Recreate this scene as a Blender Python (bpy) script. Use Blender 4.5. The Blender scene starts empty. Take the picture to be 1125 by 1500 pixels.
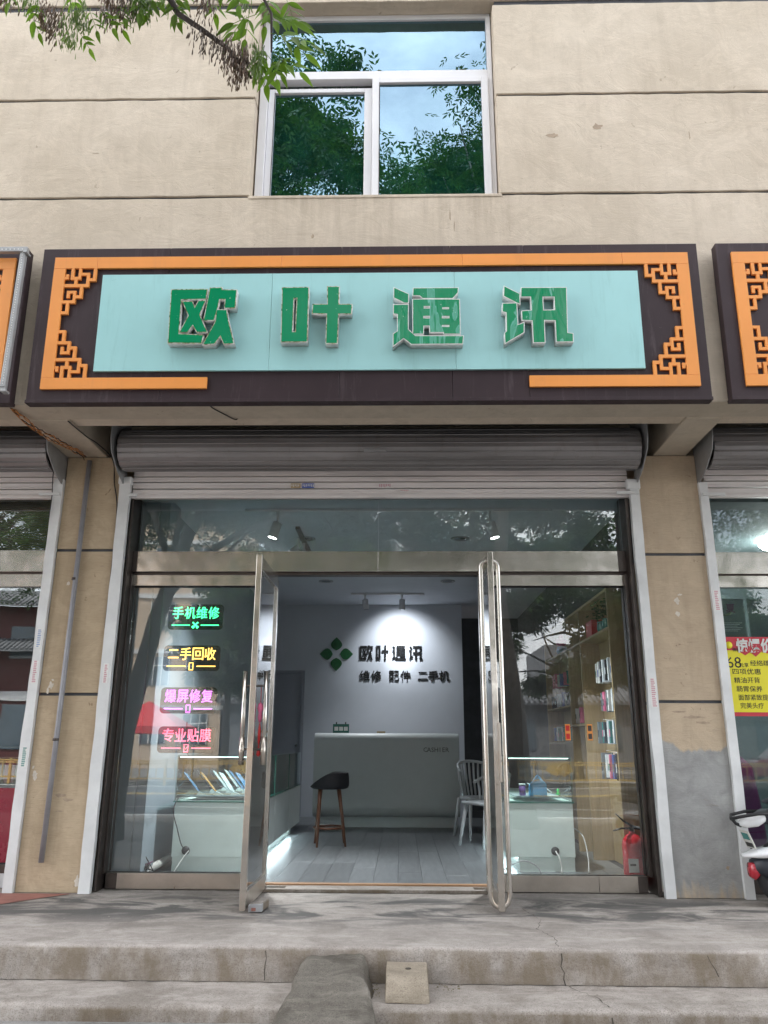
import bpy, bmesh, math, random
from mathutils import Vector, Matrix, Euler
R = math.radians
rnd = random.Random(7)
SC = bpy.context.scene
COL = SC.collection

# ------------------------------------------------------------------ camera
cd = bpy.data.cameras.new('camera'); cam = bpy.data.objects.new('camera', cd); COL.objects.link(cam)
cd.sensor_fit = 'VERTICAL'; cd.sensor_height = 24.0; cd.lens = 18.4
cd.clip_start = 0.05; cd.clip_end = 400
cam.location = (0, -6.138, 1.05)
cam.rotation_euler = (1.8560193, -0.0042817, 0.0207062)
SC.camera = cam
# ------------------------------------------------------------------ world and sun
W = bpy.data.worlds.new('World'); SC.world = W; W.use_nodes = True
nt = W.node_tree; nt.nodes.clear()
wo = nt.nodes.new('ShaderNodeOutputWorld'); bg = nt.nodes.new('ShaderNodeBackground')
sky = nt.nodes.new('ShaderNodeTexSky'); sky.sky_type = 'NISHITA'; sky.sun_disc = False
sky.sun_elevation = R(60); sky.sun_rotation = R(338); sky.air_density = 1.0; sky.dust_density = 1.2
tc = nt.nodes.new('ShaderNodeTexCoord'); mp = nt.nodes.new('ShaderNodeMapping')
mp.inputs['Scale'].default_value = (1.0, 1.0, 2.2)
nz = nt.nodes.new('ShaderNodeTexNoise'); nz.inputs['Scale'].default_value = 2.3; nz.inputs['Detail'].default_value = 8
nz.inputs['Roughness'].default_value = 0.55; nz.inputs['Distortion'].default_value = 0.3
cr = nt.nodes.new('ShaderNodeValToRGB'); cr.color_ramp.elements[0].position = 0.40; cr.color_ramp.elements[1].position = 0.60
cr.color_ramp.elements[0].color = (0.35, 0.35, 0.35, 1)
mx = nt.nodes.new('ShaderNodeMixRGB'); mx.inputs[2].default_value = (10.5, 10.55, 10.75, 1)
nt.links.new(tc.outputs['Generated'], mp.inputs['Vector']); nt.links.new(mp.outputs[0], nz.inputs['Vector'])
nt.links.new(nz.outputs['Fac'], cr.inputs[0]); nt.links.new(cr.outputs[0], mx.inputs[0])
nt.links.new(sky.outputs[0], mx.inputs[1]); nt.links.new(mx.outputs[0], bg.inputs[0])
bg.inputs[1].default_value = 0.12
nt.links.new(bg.outputs[0], wo.inputs[0])
sd = bpy.data.lights.new('sun', 'SUN'); sun = bpy.data.objects.new('sun', sd); COL.objects.link(sun)
sd.energy = 2.6; sd.angle = R(6); sd.color = (1.0, 0.96, 0.9)
# the sun stands high behind the shop: its front is in open shade, the far side of the street is lit
_se, _sa = R(60), R(338)   # elevation, azimuth from +Y clockwise
sun.rotation_euler = (Vector((math.sin(_sa) * math.cos(_se), math.cos(_sa) * math.cos(_se), math.sin(_se)))).to_track_quat('Z', 'Y').to_euler()
SC.view_settings.view_transform = 'Standard'; SC.view_settings.look = 'None'
SC.view_settings.exposure = 1.98; SC.view_settings.gamma = 1.0; SC.view_settings.use_curve_mapping = False
SC.cycles.max_bounces = 10; SC.cycles.transparent_max_bounces = 24; SC.cycles.glossy_bounces = 5
SC.cycles.diffuse_bounces = 5; SC.cycles.sample_clamp_indirect = 6; SC.cycles.use_denoising = True
SC.cycles.caustics_reflective = False; SC.cycles.caustics_refractive = False

# ------------------------------------------------------------------ materials
MATS = {}
def _new(name):
    m = bpy.data.materials.new(name); m.use_nodes = True
    n = m.node_tree; b = n.nodes['Principled BSDF']; MATS[name] = m
    return m, n, b
def _pos(n, scale=(1, 1, 1), obj=False):
    if obj:
        g = n.nodes.new('ShaderNodeTexCoord'); s = g.outputs['Object']
    else:
        g = n.nodes.new('ShaderNodeNewGeometry'); s = g.outputs['Position']
    mpn = n.nodes.new('ShaderNodeMapping'); mpn.inputs['Scale'].default_value = scale
    n.links.new(s, mpn.inputs['Vector']); return mpn.outputs[0]
def _noise(n, vec, scale, detail=6, rough=0.6, dist=0.0):
    t = n.nodes.new('ShaderNodeTexNoise'); t.inputs['Scale'].default_value = scale
    t.inputs['Detail'].default_value = detail; t.inputs['Roughness'].default_value = rough
    t.inputs['Distortion'].default_value = dist; n.links.new(vec, t.inputs['Vector']); return t.outputs['Fac']
def _ramp(n, fac, stops):
    r = n.nodes.new('ShaderNodeValToRGB'); e = r.color_ramp.elements
    while len(e) < len(stops): e.new(0.5)
    for i, (p, c) in enumerate(stops):
        e[i].position = p; e[i].color = (c[0], c[1], c[2], 1) if hasattr(c, '__len__') else (c, c, c, 1)
    n.links.new(fac, r.inputs[0]); return r.outputs[0]
def _mix(n, fac, a, b, mode='MIX'):
    m = n.nodes.new('ShaderNodeMixRGB'); m.blend_type = mode
    for i, v in ((0, fac), (1, a), (2, b)):
        if hasattr(v, 'is_linked') or hasattr(v, 'node'): n.links.new(v, m.inputs[i])
        elif i == 0: m.inputs[0].default_value = v
        else: m.inputs[i].default_value = (v[0], v[1], v[2], 1)
    return m.outputs[0]
def _math(n, op, a, b=0.0, clamp=False):
    m = n.nodes.new('ShaderNodeMath'); m.operation = op; m.use_clamp = clamp
    for i, v in ((0, a), (1, b)):
        if hasattr(v, 'node'): n.links.new(v, m.inputs[i])
        else: m.inputs[i].default_value = v
    return m.outputs[0]
def _bump(n, b, h, strength, dist=0.01):
    k = n.nodes.new('ShaderNodeBump'); k.inputs['Strength'].default_value = strength; k.inputs['Distance'].default_value = dist
    n.links.new(h, k.inputs['Height'])
    if b.inputs['Normal'].is_linked: n.links.new(b.inputs['Normal'].links[0].from_socket, k.inputs['Normal'])
    n.links.new(k.outputs[0], b.inputs['Normal']); return k
def simple(name, col, rough=0.5, metal=0.0, var=0.12, vs=6.0, bump=0.0, bs=60.0, spec=None, coat=0.0, obj=False, stretch=(1, 1, 1), streak=None):
    m, n, b = _new(name)
    v = _pos(n, stretch, obj)
    f = _noise(n, v, vs, 5)
    c = _ramp(n, f, [(0.3, tuple(x * (1 - var) for x in col)), (0.7, tuple(min(1, x * (1 + var)) for x in col))])
    if streak:   # runs and scuffs left by rain
        sk = _noise(n, _pos(n, (9, 9, 0.8)), 1.6, 8, 0.75, 0.3); c = _mix(n, _ramp(n, sk, [(0.54, 0.0), (0.74, streak[1])]), c, streak[0])
        s2 = _noise(n, _pos(n, (3, 3, 5)), 6, 6, 0.7, 1.5); c = _mix(n, _ramp(n, s2, [(0.66, 0.0), (0.70, streak[1])]), c, streak[0])
    n.links.new(c, b.inputs['Base Color'])
    b.inputs['Metallic'].default_value = metal
    r = _ramp(n, _noise(n, v, vs * 2.3, 5), [(0.3, max(0, rough - 0.07)), (0.7, min(1, rough + 0.07))])
    n.links.new(r, b.inputs['Roughness'])
    if spec is not None: b.inputs['Specular IOR Level'].default_value = spec
    b.inputs['Coat Weight'].default_value = coat
    if bump: _bump(n, b, _noise(n, v, bs, 6), bump, 0.004)
    return m
def emis(name, col, strength, base=None):
    m, n, b = _new(name)
    b.inputs['Base Color'].default_value = (*(base or col), 1)
    b.inputs['Emission Color'].default_value = (*col, 1); b.inputs['Emission Strength'].default_value = strength
    return m
def plaster(name, c1, c2, dirt, grey_below=None, str_=0.25, spots=0.55, runs=0.25):
    m, n, b = _new(name)
    v = _pos(n)
    big = _noise(n, v, 0.9, 6, 0.6, 0.4); mid = _noise(n, v, 5.0, 8, 0.65, 0.8)
    c = _mix(n, _ramp(n, big, [(0.35, 0.0), (0.68, 1.0)]), c1, c2)
    c = _mix(n, _ramp(n, mid, [(0.42, 0.0), (0.75, 0.45)]), c, tuple(x * 0.82 for x in c1))
    hs = _noise(n, _pos(n, (5, 5, 90)), 2.0, 6, 0.7, 0.2)          # fine brushed strokes, level
    c = _mix(n, _ramp(n, hs, [(0.50, 0.0), (0.80, str_)]), c, tuple(x * 0.66 for x in c1))
    vs = _noise(n, _pos(n, (7, 7, 0.7)), 1.5, 6, 0.65)             # runs of old rain, plumb
    c = _mix(n, _ramp(n, vs, [(0.50, 0.0), (0.80, runs)]), c, dirt)
    sz = n.nodes.new('ShaderNodeSeparateXYZ'); gg = n.nodes.new('ShaderNodeNewGeometry'); n.links.new(gg.outputs['Position'], sz.inputs[0])
    zz1 = _ramp(n, _math(n, 'SUBTRACT', sz.outputs['Z'], 4.2), [(0.0, 0.0), (0.86, 1.0), (0.89, 0.0)]); xx1 = _ramp(n, _math(n, 'ABSOLUTE', _math(n, 'MULTIPLY', _math(n, 'ADD', sz.outputs['X'], 0.2), 0.5)), [(0.45, 1.0), (0.62, 0.0)])
    dr = _ramp(n, _noise(n, _pos(n, (6, 6, 0.5)), 1.7, 7, 0.7), [(0.42, 0.0), (0.66, 0.6)])
    c = _mix(n, _math(n, 'MULTIPLY', _math(n, 'MULTIPLY', zz1, xx1), dr), c, dirt)   # drips below the window sill
    sp = _noise(n, v, 13, 4, 0.5, 1.2)
    c = _mix(n, _ramp(n, sp, [(0.70, 0.0), (0.75, spots)]), c, dirt)
    pt = _noise(n, _pos(n, (1, 1, 1.3)), 2.2, 9, 0.7, 1.4)
    c = _mix(n, _ramp(n, pt, [(0.50, 0.0), (0.56, 0.13), (0.64, 0.0)]), c, tuple(min(1, x * 1.35) for x in c2))
    if grey_below is not None:
        sx = n.nodes.new('ShaderNodeSeparateXYZ'); g = n.nodes.new('ShaderNodeNewGeometry'); n.links.new(g.outputs['Position'], sx.inputs[0])
        wob = _math(n, 'MULTIPLY', _noise(n, _pos(n, (1, 1, 0.4)), 3.0, 5, 0.6), 0.34)
        zz = _math(n, 'ADD', sx.outputs['Z'], wob)
        k = _ramp(n, _math(n, 'SUBTRACT', zz, grey_below + 0.17 - 0.5), [(0.485, 1.0), (0.505, 0.0)])
        edge = _ramp(n, _math(n, 'ADD', sx.outputs['Z'], _math(n, 'MULTIPLY', _noise(n, _pos(n, (6, 6, 1.5)), 2.0, 5), 0.5)), [(0.20, 0.0), (0.34, 1.0)])
        k = _math(n, 'MULTIPLY', k, edge)
        gc = _mix(n, _ramp(n, mid, [(0.35, 0.0), (0.7, 1.0)]), (0.27, 0.27, 0.265), (0.40, 0.40, 0.39))
        gc = _mix(n, _ramp(n, hs, [(0.48, 0.0), (0.8, 0.4)]), gc, (0.2, 0.2, 0.2))
        c = _mix(n, k, c, gc)
    n.links.new(c, b.inputs['Base Color']); b.inputs['Roughness'].default_value = 0.85
    b.inputs['Specular IOR Level'].default_value = 0.25
    _bump(n, b, _noise(n, _pos(n, (1, 1, 1.5)), 2.6, 10, 0.74, 2.6), 0.42, 0.016)
    scr = _ramp(n, _noise(n, _pos(n, (2.2, 2.2, 16)), 2.0, 9, 0.72, 1.6), [(0.60, 0.0), (0.70, 1.0)])
    c0 = _mix(n, _math(n, 'MULTIPLY', scr, 0.35), c, tuple(x * 0.62 for x in c1)); n.links.new(c0, b.inputs['Base Color'])
    _bump(n, b, scr, 0.4, 0.004)
    _bump(n, b, hs, 0.12, 0.002)
    _bump(n, b, _noise(n, v, 120, 4), 0.25, 0.002)
    vo = n.nodes.new('ShaderNodeTexVoronoi'); vo.feature = 'DISTANCE_TO_EDGE'; vo.inputs['Scale'].default_value = 1.7
    wv = n.nodes.new('ShaderNodeVectorMath'); wv.operation = 'ADD'
    tn = n.nodes.new('ShaderNodeTexNoise'); tn.inputs['Scale'].default_value = 3; n.links.new(v, tn.inputs['Vector'])
    n.links.new(v, wv.inputs[0]); n.links.new(tn.outputs['Color'], wv.inputs[1]); n.links.new(wv.outputs[0], vo.inputs['Vector'])
    ck = _ramp(n, vo.outputs['Distance'], [(0.0, 0.0), (0.006, 1.0)])
    sel = _ramp(n, _noise(n, v, 1.4, 2), [(0.55, 1.0), (0.62, 0.0)])
    _bump(n, b, _math(n, 'MAXIMUM', ck, sel), 0.35, 0.004)
    return m
def concrete(name, c1, c2, dark, stain=0.5, wet=False, moss=False):
    m, n, b = _new(name)
    v = _pos(n)
    big = _noise(n, v, 1.3, 7, 0.62, 0.5); fine = _noise(n, v, 22, 8, 0.7)
    c = _mix(n, _ramp(n, big, [(0.33, 0.0), (0.66, 1.0)]), c1, c2)
    c = _mix(n, _ramp(n, fine, [(0.45, 0.0), (0.78, 0.5)]), c, dark)
    grit = _noise(n, v, 160, 3, 0.6)
    c = _mix(n, _ramp(n, grit, [(0.36, 0.6), (0.48, 0.0)]), c, dark)
    c = _mix(n, _ramp(n, _noise(n, v, 48, 6, 0.7), [(0.60, 0.0), (0.68, 0.55)]), c, dark)
    c = _mix(n, _ramp(n, _noise(n, _pos(n, (2, 1, 1)), 30, 6, 0.7), [(0.66, 0.0), (0.70, 0.6)]), c, tuple(min(1, x * 1.35) for x in c2))
    c = _mix(n, _ramp(n, grit, [(0.62, 0.0), (0.72, 0.4)]), c, tuple(min(1, x * 1.5) for x in c2))
    st = _noise(n, _pos(n, (1.0, 1.0, 1.6)), 2.6, 7, 0.6, 0.7)
    c = _mix(n, _ramp(n, st, [(0.50, 0.0), (0.60, stain)]), c, dark)
    c = _mix(n, _ramp(n, _noise(n, _pos(n, (0.7, 2.2, 2)), 3.1, 9, 0.75, 0.6), [(0.50, 0.0), (0.66, 0.55)]), c, tuple(min(1, x * 1.22) for x in c2))
    g = n.nodes.new('ShaderNodeNewGeometry'); nx = n.nodes.new('ShaderNodeSeparateXYZ'); n.links.new(g.outputs['Normal'], nx.inputs[0])
    side = _ramp(n, nx.outputs['Z'], [(0.25, 1.0), (0.7, 0.0)])
    grime = _math(n, 'MULTIPLY', side, _ramp(n, _noise(n, _pos(n, (2.2, 2.2, 1.0)), 2.2, 6, 0.6), [(0.40, 0.0), (0.60, 0.75)]))
    c = _mix(n, grime, c, tuple(x * y for x, y in zip(dark, (1.05, 0.95, 0.75))))
    if wet:   # damp trodden patches in front of the door
        sx = n.nodes.new('ShaderNodeSeparateXYZ'); n.links.new(g.outputs['Position'], sx.inputs[0])
        band = _ramp(n, _math(n, 'ADD', _math(n, 'MULTIPLY', sx.outputs['Y'], 0.5), 1.0), [(0.45, 0.0), (0.66, 1.0), (0.90, 1.0), (1.0, 0.3)])
        wn = _ramp(n, _noise(n, _pos(n, (0.8, 1.9, 1)), 2.0, 8, 0.62, 0.9), [(0.46, 0.0), (0.57, 0.88)])
        c = _mix(n, _math(n, 'MULTIPLY', band, wn), c, (0.085, 0.083, 0.08))
    if moss:
        c = _mix(n, _ramp(n, _noise(n, v, 9, 6, 0.6), [(0.66, 0.0), (0.72, 0.6)]), c, (0.05, 0.065, 0.025))
    n.links.new(c, b.inputs['Base Color'])
    b.inputs['Roughness'].default_value = 0.82; b.inputs['Specular IOR Level'].default_value = 0.3
    _bump(n, b, _noise(n, v, 14, 9, 0.75, 0.4), 0.7, 0.012)
    _bump(n, b, grit, 0.4, 0.002)
    return m
def steel(name, col=(0.54, 0.50, 0.45), rough=0.17, dents=0.6, along='X'):
    m, n, b = _new(name)
    v = _pos(n)
    st = (2, 40, 160) if along == 'X' else (160, 160, 2)
    br = _noise(n, _pos(n, st), 2.0, 4, 0.6)
    c = _mix(n, _ramp(n, _noise(n, v, 3.0, 7, 0.7), [(0.45, 0.0), (0.72, 0.5)]), col, tuple(x * 0.55 for x in col))
    sp = _ramp(n, _noise(n, _pos(n, (0.7, 1, 1.6)), 9, 7, 0.7, 1.0), [(0.66, 0.0), (0.69, 0.8)])
    c = _mix(n, sp, c, (0.10, 0.06, 0.035))
    n.links.new(c, b.inputs['Base Color']); b.inputs['Metallic'].default_value = 0.92
    n.links.new(_ramp(n, _noise(n, v, 4.0, 5), [(0.3, rough), (0.75, rough + 0.10)]), b.inputs['Roughness'])
    if dents: _bump(n, b, _noise(n, v, 3.2, 2, 0.4), dents, 0.02)
    return m
def glass(name, tint=(0.90, 0.97, 0.95), ior=1.5, refl=(1, 1, 1), minr=0.0, wav=0.0, dirt=0.0, dirt_veil_col=(0.6, 0.58, 0.55)):
    m = bpy.data.materials.new(name); m.use_nodes = True; MATS[name] = m
    n = m.node_tree; n.nodes.clear()
    o = n.nodes.new('ShaderNodeOutputMaterial'); mixs = n.nodes.new('ShaderNodeMixShader')
    tr = n.nodes.new('ShaderNodeBsdfTransparent'); gl = n.nodes.new('ShaderNodeBsdfGlossy')
    tr.inputs[0].default_value = (*tint, 1); gl.inputs[0].default_value = (*refl, 1); gl.inputs['Roughness'].default_value = 0.0
    fr = n.nodes.new('ShaderNodeFresnel'); fr.inputs[0].default_value = ior
    f = _math(n, 'ADD', fr.outputs[0], minr, True)
    if wav:
        k = n.nodes.new('ShaderNodeBump'); k.inputs['Strength'].default_value = wav; k.inputs['Distance'].default_value = 0.01
        n.links.new(_noise(n, _pos(n), 1.8, 2, 0.4), k.inputs['Height']); n.links.new(k.outputs[0], gl.inputs['Normal'])
    n.links.new(f, mixs.inputs[0]); n.links.new(tr.outputs[0], mixs.inputs[1]); n.links.new(gl.outputs[0], mixs.inputs[2])
    last = mixs
    if dirt:  # dust on the glass, also used as a painted haze
        df = n.nodes.new('ShaderNodeBsdfDiffuse'); df.inputs[0].default_value = (*dirt_veil_col, 1)
        m2 = n.nodes.new('ShaderNodeMixShader')
        n.links.new(_ramp(n, _noise(n, _pos(n), 2.2, 8, 0.7), [(0.4, dirt * 0.25), (0.75, dirt)]), m2.inputs[0])
        n.links.new(last.outputs[0], m2.inputs[1]); n.links.new(df.outputs[0], m2.inputs[2]); last = m2
    n.links.new(last.outputs[0], o.inputs[0])
    return m
def woodm(name, c1, c2, rough=0.5, grain=(18, 18, 1.2), obj=True):
    m, n, b = _new(name)
    v = _pos(n, grain, obj)
    f = _noise(n, v, 2.2, 8, 0.6, 0.7)
    oi = n.nodes.new('ShaderNodeObjectInfo')
    c = _mix(n, _ramp(n, f, [(0.3, 0.0), (0.7, 1.0)]), c1, c2)
    hv = n.nodes.new('ShaderNodeHueSaturation'); n.links.new(c, hv.inputs['Color'])
    n.links.new(_math(n, 'ADD', _math(n, 'MULTIPLY', oi.outputs['Random'], 0.3), 0.85), hv.inputs['Value'])
    n.links.new(hv.outputs[0], b.inputs['Base Color']); b.inputs['Roughness'].default_value = rough
    _bump(n, b, f, 0.12, 0.002)
    return m
def leafm(name, col, trans=0.45, var=0.35):
    m = bpy.data.materials.new(name); m.use_nodes = True; MATS[name] = m
    n = m.node_tree; b = n.nodes['Principled BSDF']; o = n.nodes['Material Output']
    oi = n.nodes.new('ShaderNodeObjectInfo')
    f = _noise(n, _pos(n), 2.4, 4)
    c = _ramp(n, f, [(0.3, tuple(x * (1 - var) for x in col)), (0.7, tuple(x * (1 + var) for x in col))])
    hv = n.nodes.new('ShaderNodeHueSaturation'); n.links.new(c, hv.inputs['Color'])
    n.links.new(_math(n, 'ADD', _math(n, 'MULTIPLY', oi.outputs['Random'], 0.5), 0.75), hv.inputs['Value'])
    n.links.new(hv.outputs[0], b.inputs['Base Color']); b.inputs['Roughness'].default_value = 0.45
    t = n.nodes.new('ShaderNodeBsdfTranslucent'); n.links.new(_mix(n, 1.0, hv.outputs[0], (1.5, 1.7, 0.55), 'MULTIPLY'), t.inputs[0])
    ms = n.nodes.new('ShaderNodeMixShader'); ms.inputs[0].default_value = trans
    n.links.new(b.outputs[0], ms.inputs[1]); n.links.new(t.outputs[0], ms.inputs[2]); n.links.new(ms.outputs[0], o.inputs[0])
    return m
def barkm(name, c1, c2):
    m, n, b = _new(name)
    f = _noise(n, _pos(n, (9, 9, 1.6)), 2.4, 8, 0.7, 0.6)
    n.links.new(_ramp(n, f, [(0.35, c1), (0.68, c2)]), b.inputs['Base Color']); b.inputs['Roughness'].default_value = 0.9
    _bump(n, b, f, 0.9, 0.03); return m

plaster('wall_plaster', (0.535, 0.455, 0.36), (0.635, 0.55, 0.45), (0.34, 0.275, 0.21), spots=0.75, runs=0.32)
plaster('pillar_plaster', (0.43, 0.335, 0.225), (0.53, 0.425, 0.30), (0.22, 0.16, 0.10), str_=0.75, spots=0.8, runs=0.35)
plaster('pillar_plaster_patched', (0.47, 0.37, 0.265), (0.53, 0.43, 0.315), (0.22, 0.16, 0.11), grey_below=1.04, str_=0.7, spots=0.8, runs=0.3)
plaster('beam_plaster', (0.47, 0.41, 0.33), (0.53, 0.465, 0.375), (0.28, 0.23, 0.18))
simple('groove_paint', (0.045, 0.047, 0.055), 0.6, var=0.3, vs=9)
concrete('porch_concrete', (0.31, 0.278, 0.252), (0.42, 0.385, 0.352), (0.16, 0.137, 0.115), 0.35, wet=True)
concrete('step_concrete', (0.275, 0.246, 0.22), (0.385, 0.35, 0.318), (0.125, 0.103, 0.08), 0.4)
concrete('ramp_concrete', (0.125, 0.112, 0.094), (0.22, 0.20, 0.172), (0.055, 0.048, 0.038), 0.6, moss=True)
concrete('block_concrete', (0.25, 0.21, 0.16), (0.33, 0.285, 0.225), (0.14, 0.115, 0.085), 0.4)
concrete('street_concrete', (0.20, 0.195, 0.185), (0.27, 0.26, 0.25), (0.12, 0.115, 0.105), 0.4)
simple('red_tile', (0.28, 0.12, 0.095), 0.75, var=0.25, vs=5, bump=0.3)
simple('asphalt', (0.065, 0.066, 0.07), 0.85, var=0.2, vs=4, bump=0.4, bs=150)
simple('line_white', (0.62, 0.62, 0.6), 0.7, var=0.12)
simple('line_yellow', (0.60, 0.42, 0.10), 0.7, var=0.12)
simple('crack_or_dark_mark', (0.075, 0.065, 0.052), 0.95, var=0.3)
steel('brushed_steel'); steel('steel_upright', along='Z'); steel('worn_steel', (0.54, 0.49, 0.435), 0.26, 0.3)
steel('polished_steel', (0.66, 0.62, 0.57), 0.14, 0.05, 'Z')
simple('dark_steel', (0.10, 0.085, 0.078), 0.35, 0.8, var=0.3, vs=3)
simple('black_rubber', (0.012, 0.012, 0.013), 0.55, var=0.2)
simple('sign_brown', (0.036, 0.022, 0.026), 0.5, spec=0.3, var=0.18, vs=2.4, bump=0.05, bs=14, streak=((0.13, 0.10, 0.11), 0.5))
simple('sign_orange', (0.80, 0.30, 0.065), 0.45, var=0.06, vs=2.0, bump=0.03, bs=10, streak=((0.55, 0.24, 0.09), 0.35))
simple('sign_mint', (0.355, 0.635, 0.64), 0.38, var=0.05, vs=1.8, bump=0.04, bs=8, streak=((0.20, 0.40, 0.39), 0.35))
simple('letter_side', (0.62, 0.63, 0.62), 0.4, 0.35, var=0.2, vs=14)
glass('pane_glass', (0.97, 0.992, 0.985), 1.5, minr=0.03, wav=0.05, dirt=0.06)  # dirt includes a pale veil added to lighten the panes
glass('transom_glass', (0.88, 0.94, 0.94), 1.5, minr=0.04, wav=0.06, dirt=0.10)
glass('case_glass', (0.93, 0.985, 0.97), 1.45)
glass('teal_window_glass', (0.30, 0.62, 0.52), 1.5, refl=(0.32, 0.46, 0.575), minr=0.42, wav=0.12, dirt=0.15, dirt_veil_col=(0.03, 0.22, 0.17))  # dirt here is a teal veil painted over the reflections
glass('neighbour_glass', (0.86, 0.93, 0.93), 1.5, minr=0.0, wav=0.06, dirt=0.04)
glass('neighbour_glass_reflective', (0.80, 0.84, 0.82), 1.5, minr=0.10, wav=0.06, dirt=0.03)
simple('glass_edge', (0.03, 0.16, 0.12), 0.1, var=0.1)
simple('white_paint_guide', (0.66, 0.67, 0.67), 0.6, var=0.1, vs=5, bump=0.15, bs=18)
simple('window_pvc', (0.74, 0.73, 0.75), 0.45, var=0.04, vs=3)
simple('shutter_paint', (0.74, 0.70, 0.685), 0.5, 0.1, var=0.12, vs=3, stretch=(0.4, 1, 3), bump=0.1, bs=30)
simple('shutter_coil', (0.23, 0.22, 0.22), 0.45, 0.45, var=0.4, vs=2, stretch=(0.3, 1, 3), streak=((0.11, 0.075, 0.06), 0.35))
simple('grey_sheet', (0.33, 0.335, 0.34), 0.5, 0.3, var=0.15)
simple('wall_white', (0.60, 0.62, 0.66), 0.75, var=0.04, vs=2)
simple('wall_blue_grey', (0.27, 0.325, 0.365), 0.7, var=0.05, vs=2)
simple('ceiling_white', (0.62, 0.635, 0.68), 0.8, var=0.03)
simple('dark_room', (0.05, 0.055, 0.06), 0.8, var=0.2)
simple('teal_room', (0.13, 0.17, 0.18), 0.8, var=0.1)
simple('door_grey', (0.34, 0.355, 0.40), 0.5, var=0.04)
woodm('floor_plank', (0.105, 0.112, 0.118), (0.17, 0.18, 0.185), 0.3, (16, 1.4, 16))
woodm('floor_base', (0.03, 0.03, 0.03), (0.04, 0.04, 0.04), 0.6)
woodm('shelf_wood', (0.30, 0.215, 0.105), (0.42, 0.31, 0.165), 0.5)
woodm('stool_wood', (0.10, 0.04, 0.02), (0.17, 0.07, 0.035), 0.35)
woodm('threshold_wood', (0.25, 0.14, 0.07), (0.36, 0.21, 0.11), 0.5, (1.5, 18, 18))
simple('cabinet_mint', (0.74, 0.84, 0.79), 0.35, var=0.03)
simple('counter_grey', (0.52, 0.55, 0.54), 0.45, var=0.03)
simple('black_fabric', (0.010, 0.009, 0.013), 0.65, var=0.2, bump=0.2, bs=200)
simple('chair_white', (0.55, 0.57, 0.58), 0.35, var=0.03)
simple('leaf_green_sign', (0.01, 0.105, 0.03), 0.4, var=0.25, vs=30)
simple('letter_black', (0.008, 0.008, 0.009), 0.35, var=0.2)
simple('letter_metal', (0.16, 0.16, 0.155), 0.35, 0.5, var=0.5, vs=60)
simple('extinguisher_red', (0.55, 0.02, 0.03), 0.25, var=0.08, coat=0.5)
simple('paper_white', (0.72, 0.72, 0.70), 0.7, var=0.05)
simple('paper_yellow', (0.80, 0.72, 0.02), 0.45, var=0.05)
simple('paper_red', (0.55, 0.03, 0.05), 0.45, var=0.08)
simple('board_grey', (0.13, 0.15, 0.16), 0.5, var=0.1)
simple('ink', (0.02, 0.02, 0.018), 0.6)
simple('bag_blue', (0.05, 0.42, 0.85), 0.4, var=0.06)
simple('purple', (0.14, 0.05, 0.22), 0.5, var=0.2)
simple('magenta_dark', (0.13, 0.01, 0.10), 0.6, var=0.2)
simple('blue', (0.03, 0.09, 0.36), 0.4)
simple('pink', (0.62, 0.12, 0.24), 0.5)
simple('faded_pink', (0.55, 0.28, 0.32), 0.7)
simple('faded_blue', (0.25, 0.33, 0.52), 0.7)
simple('pale_chip', (0.60, 0.55, 0.48), 0.85, var=0.15, vs=30)
simple('scuff', (0.36, 0.28, 0.205), 0.85, var=0.2, vs=40)
simple('green_plastic', (0.05, 0.55, 0.12), 0.4)
simple('teal_jar', (0.05, 0.22, 0.20), 0.2)
simple('box_red', (0.55, 0.02, 0.02), 0.4)
simple('phone_black', (0.02, 0.022, 0.03), 0.12, var=0.1)
simple('phone_blue', (0.16, 0.30, 0.52), 0.15, var=0.2, vs=20)
simple('phone_white', (0.70, 0.76, 0.80), 0.2, var=0.05)
simple('phone_orange', (0.66, 0.33, 0.12), 0.2, var=0.1)
simple('cable_black', (0.015, 0.012, 0.014), 0.5)
simple('cable_white', (0.60, 0.60, 0.57), 0.5)
simple('cable_orange', (0.45, 0.18, 0.05), 0.6, var=0.4, vs=30)
simple('pvc_pipe', (0.55, 0.54, 0.50), 0.5, var=0.1)
simple('conduit_grey', (0.27, 0.27, 0.29), 0.45, 0.1, var=0.15, vs=8)
simple('scooter_white', (0.72, 0.73, 0.74), 0.25, var=0.03, coat=0.6)
simple('scooter_red', (0.40, 0.015, 0.03), 0.25, coat=0.6)
simple('scooter_dark', (0.022, 0.026, 0.035), 0.45, var=0.2)
simple('tyre', (0.018, 0.018, 0.02), 0.8, var=0.2, bump=0.3)
simple('plate_blue', (0.04, 0.10, 0.42), 0.4)
simple('gold_rail', (0.50, 0.33, 0.11), 0.45, 0.3, var=0.1)
simple('beige_facade', (0.56, 0.44, 0.33), 0.8, var=0.06, vs=1)
simple('white_facade', (0.66, 0.66, 0.66), 0.8, var=0.06, vs=1)
simple('facade_window', (0.06, 0.085, 0.11), 0.1, var=0.3, vs=0.5)
simple('gallery_grey', (0.16, 0.165, 0.175), 0.8, var=0.2)
simple('roof_tile_grey', (0.13, 0.135, 0.145), 0.7, var=0.25, vs=3)
simple('temple_red', (0.075, 0.014, 0.014), 0.6, var=0.2)
simple('stone_white', (0.55, 0.56, 0.57), 0.7, var=0.1)
simple('canopy_red', (0.62, 0.02, 0.03), 0.5, var=0.08)
simple('car_red', (0.24, 0.006, 0.028), 0.25, var=0.05, coat=0.5)
simple('car_grey', (0.10, 0.105, 0.115), 0.25, coat=0.6)
leafm('ash_leaf', (0.14, 0.24, 0.045), 0.55, 0.25)
leafm('crown_leaf', (0.044, 0.088, 0.030), 0.26, 0.5)
leafm('green_seed', (0.15, 0.21, 0.08), 0.3, 0.3)
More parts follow.
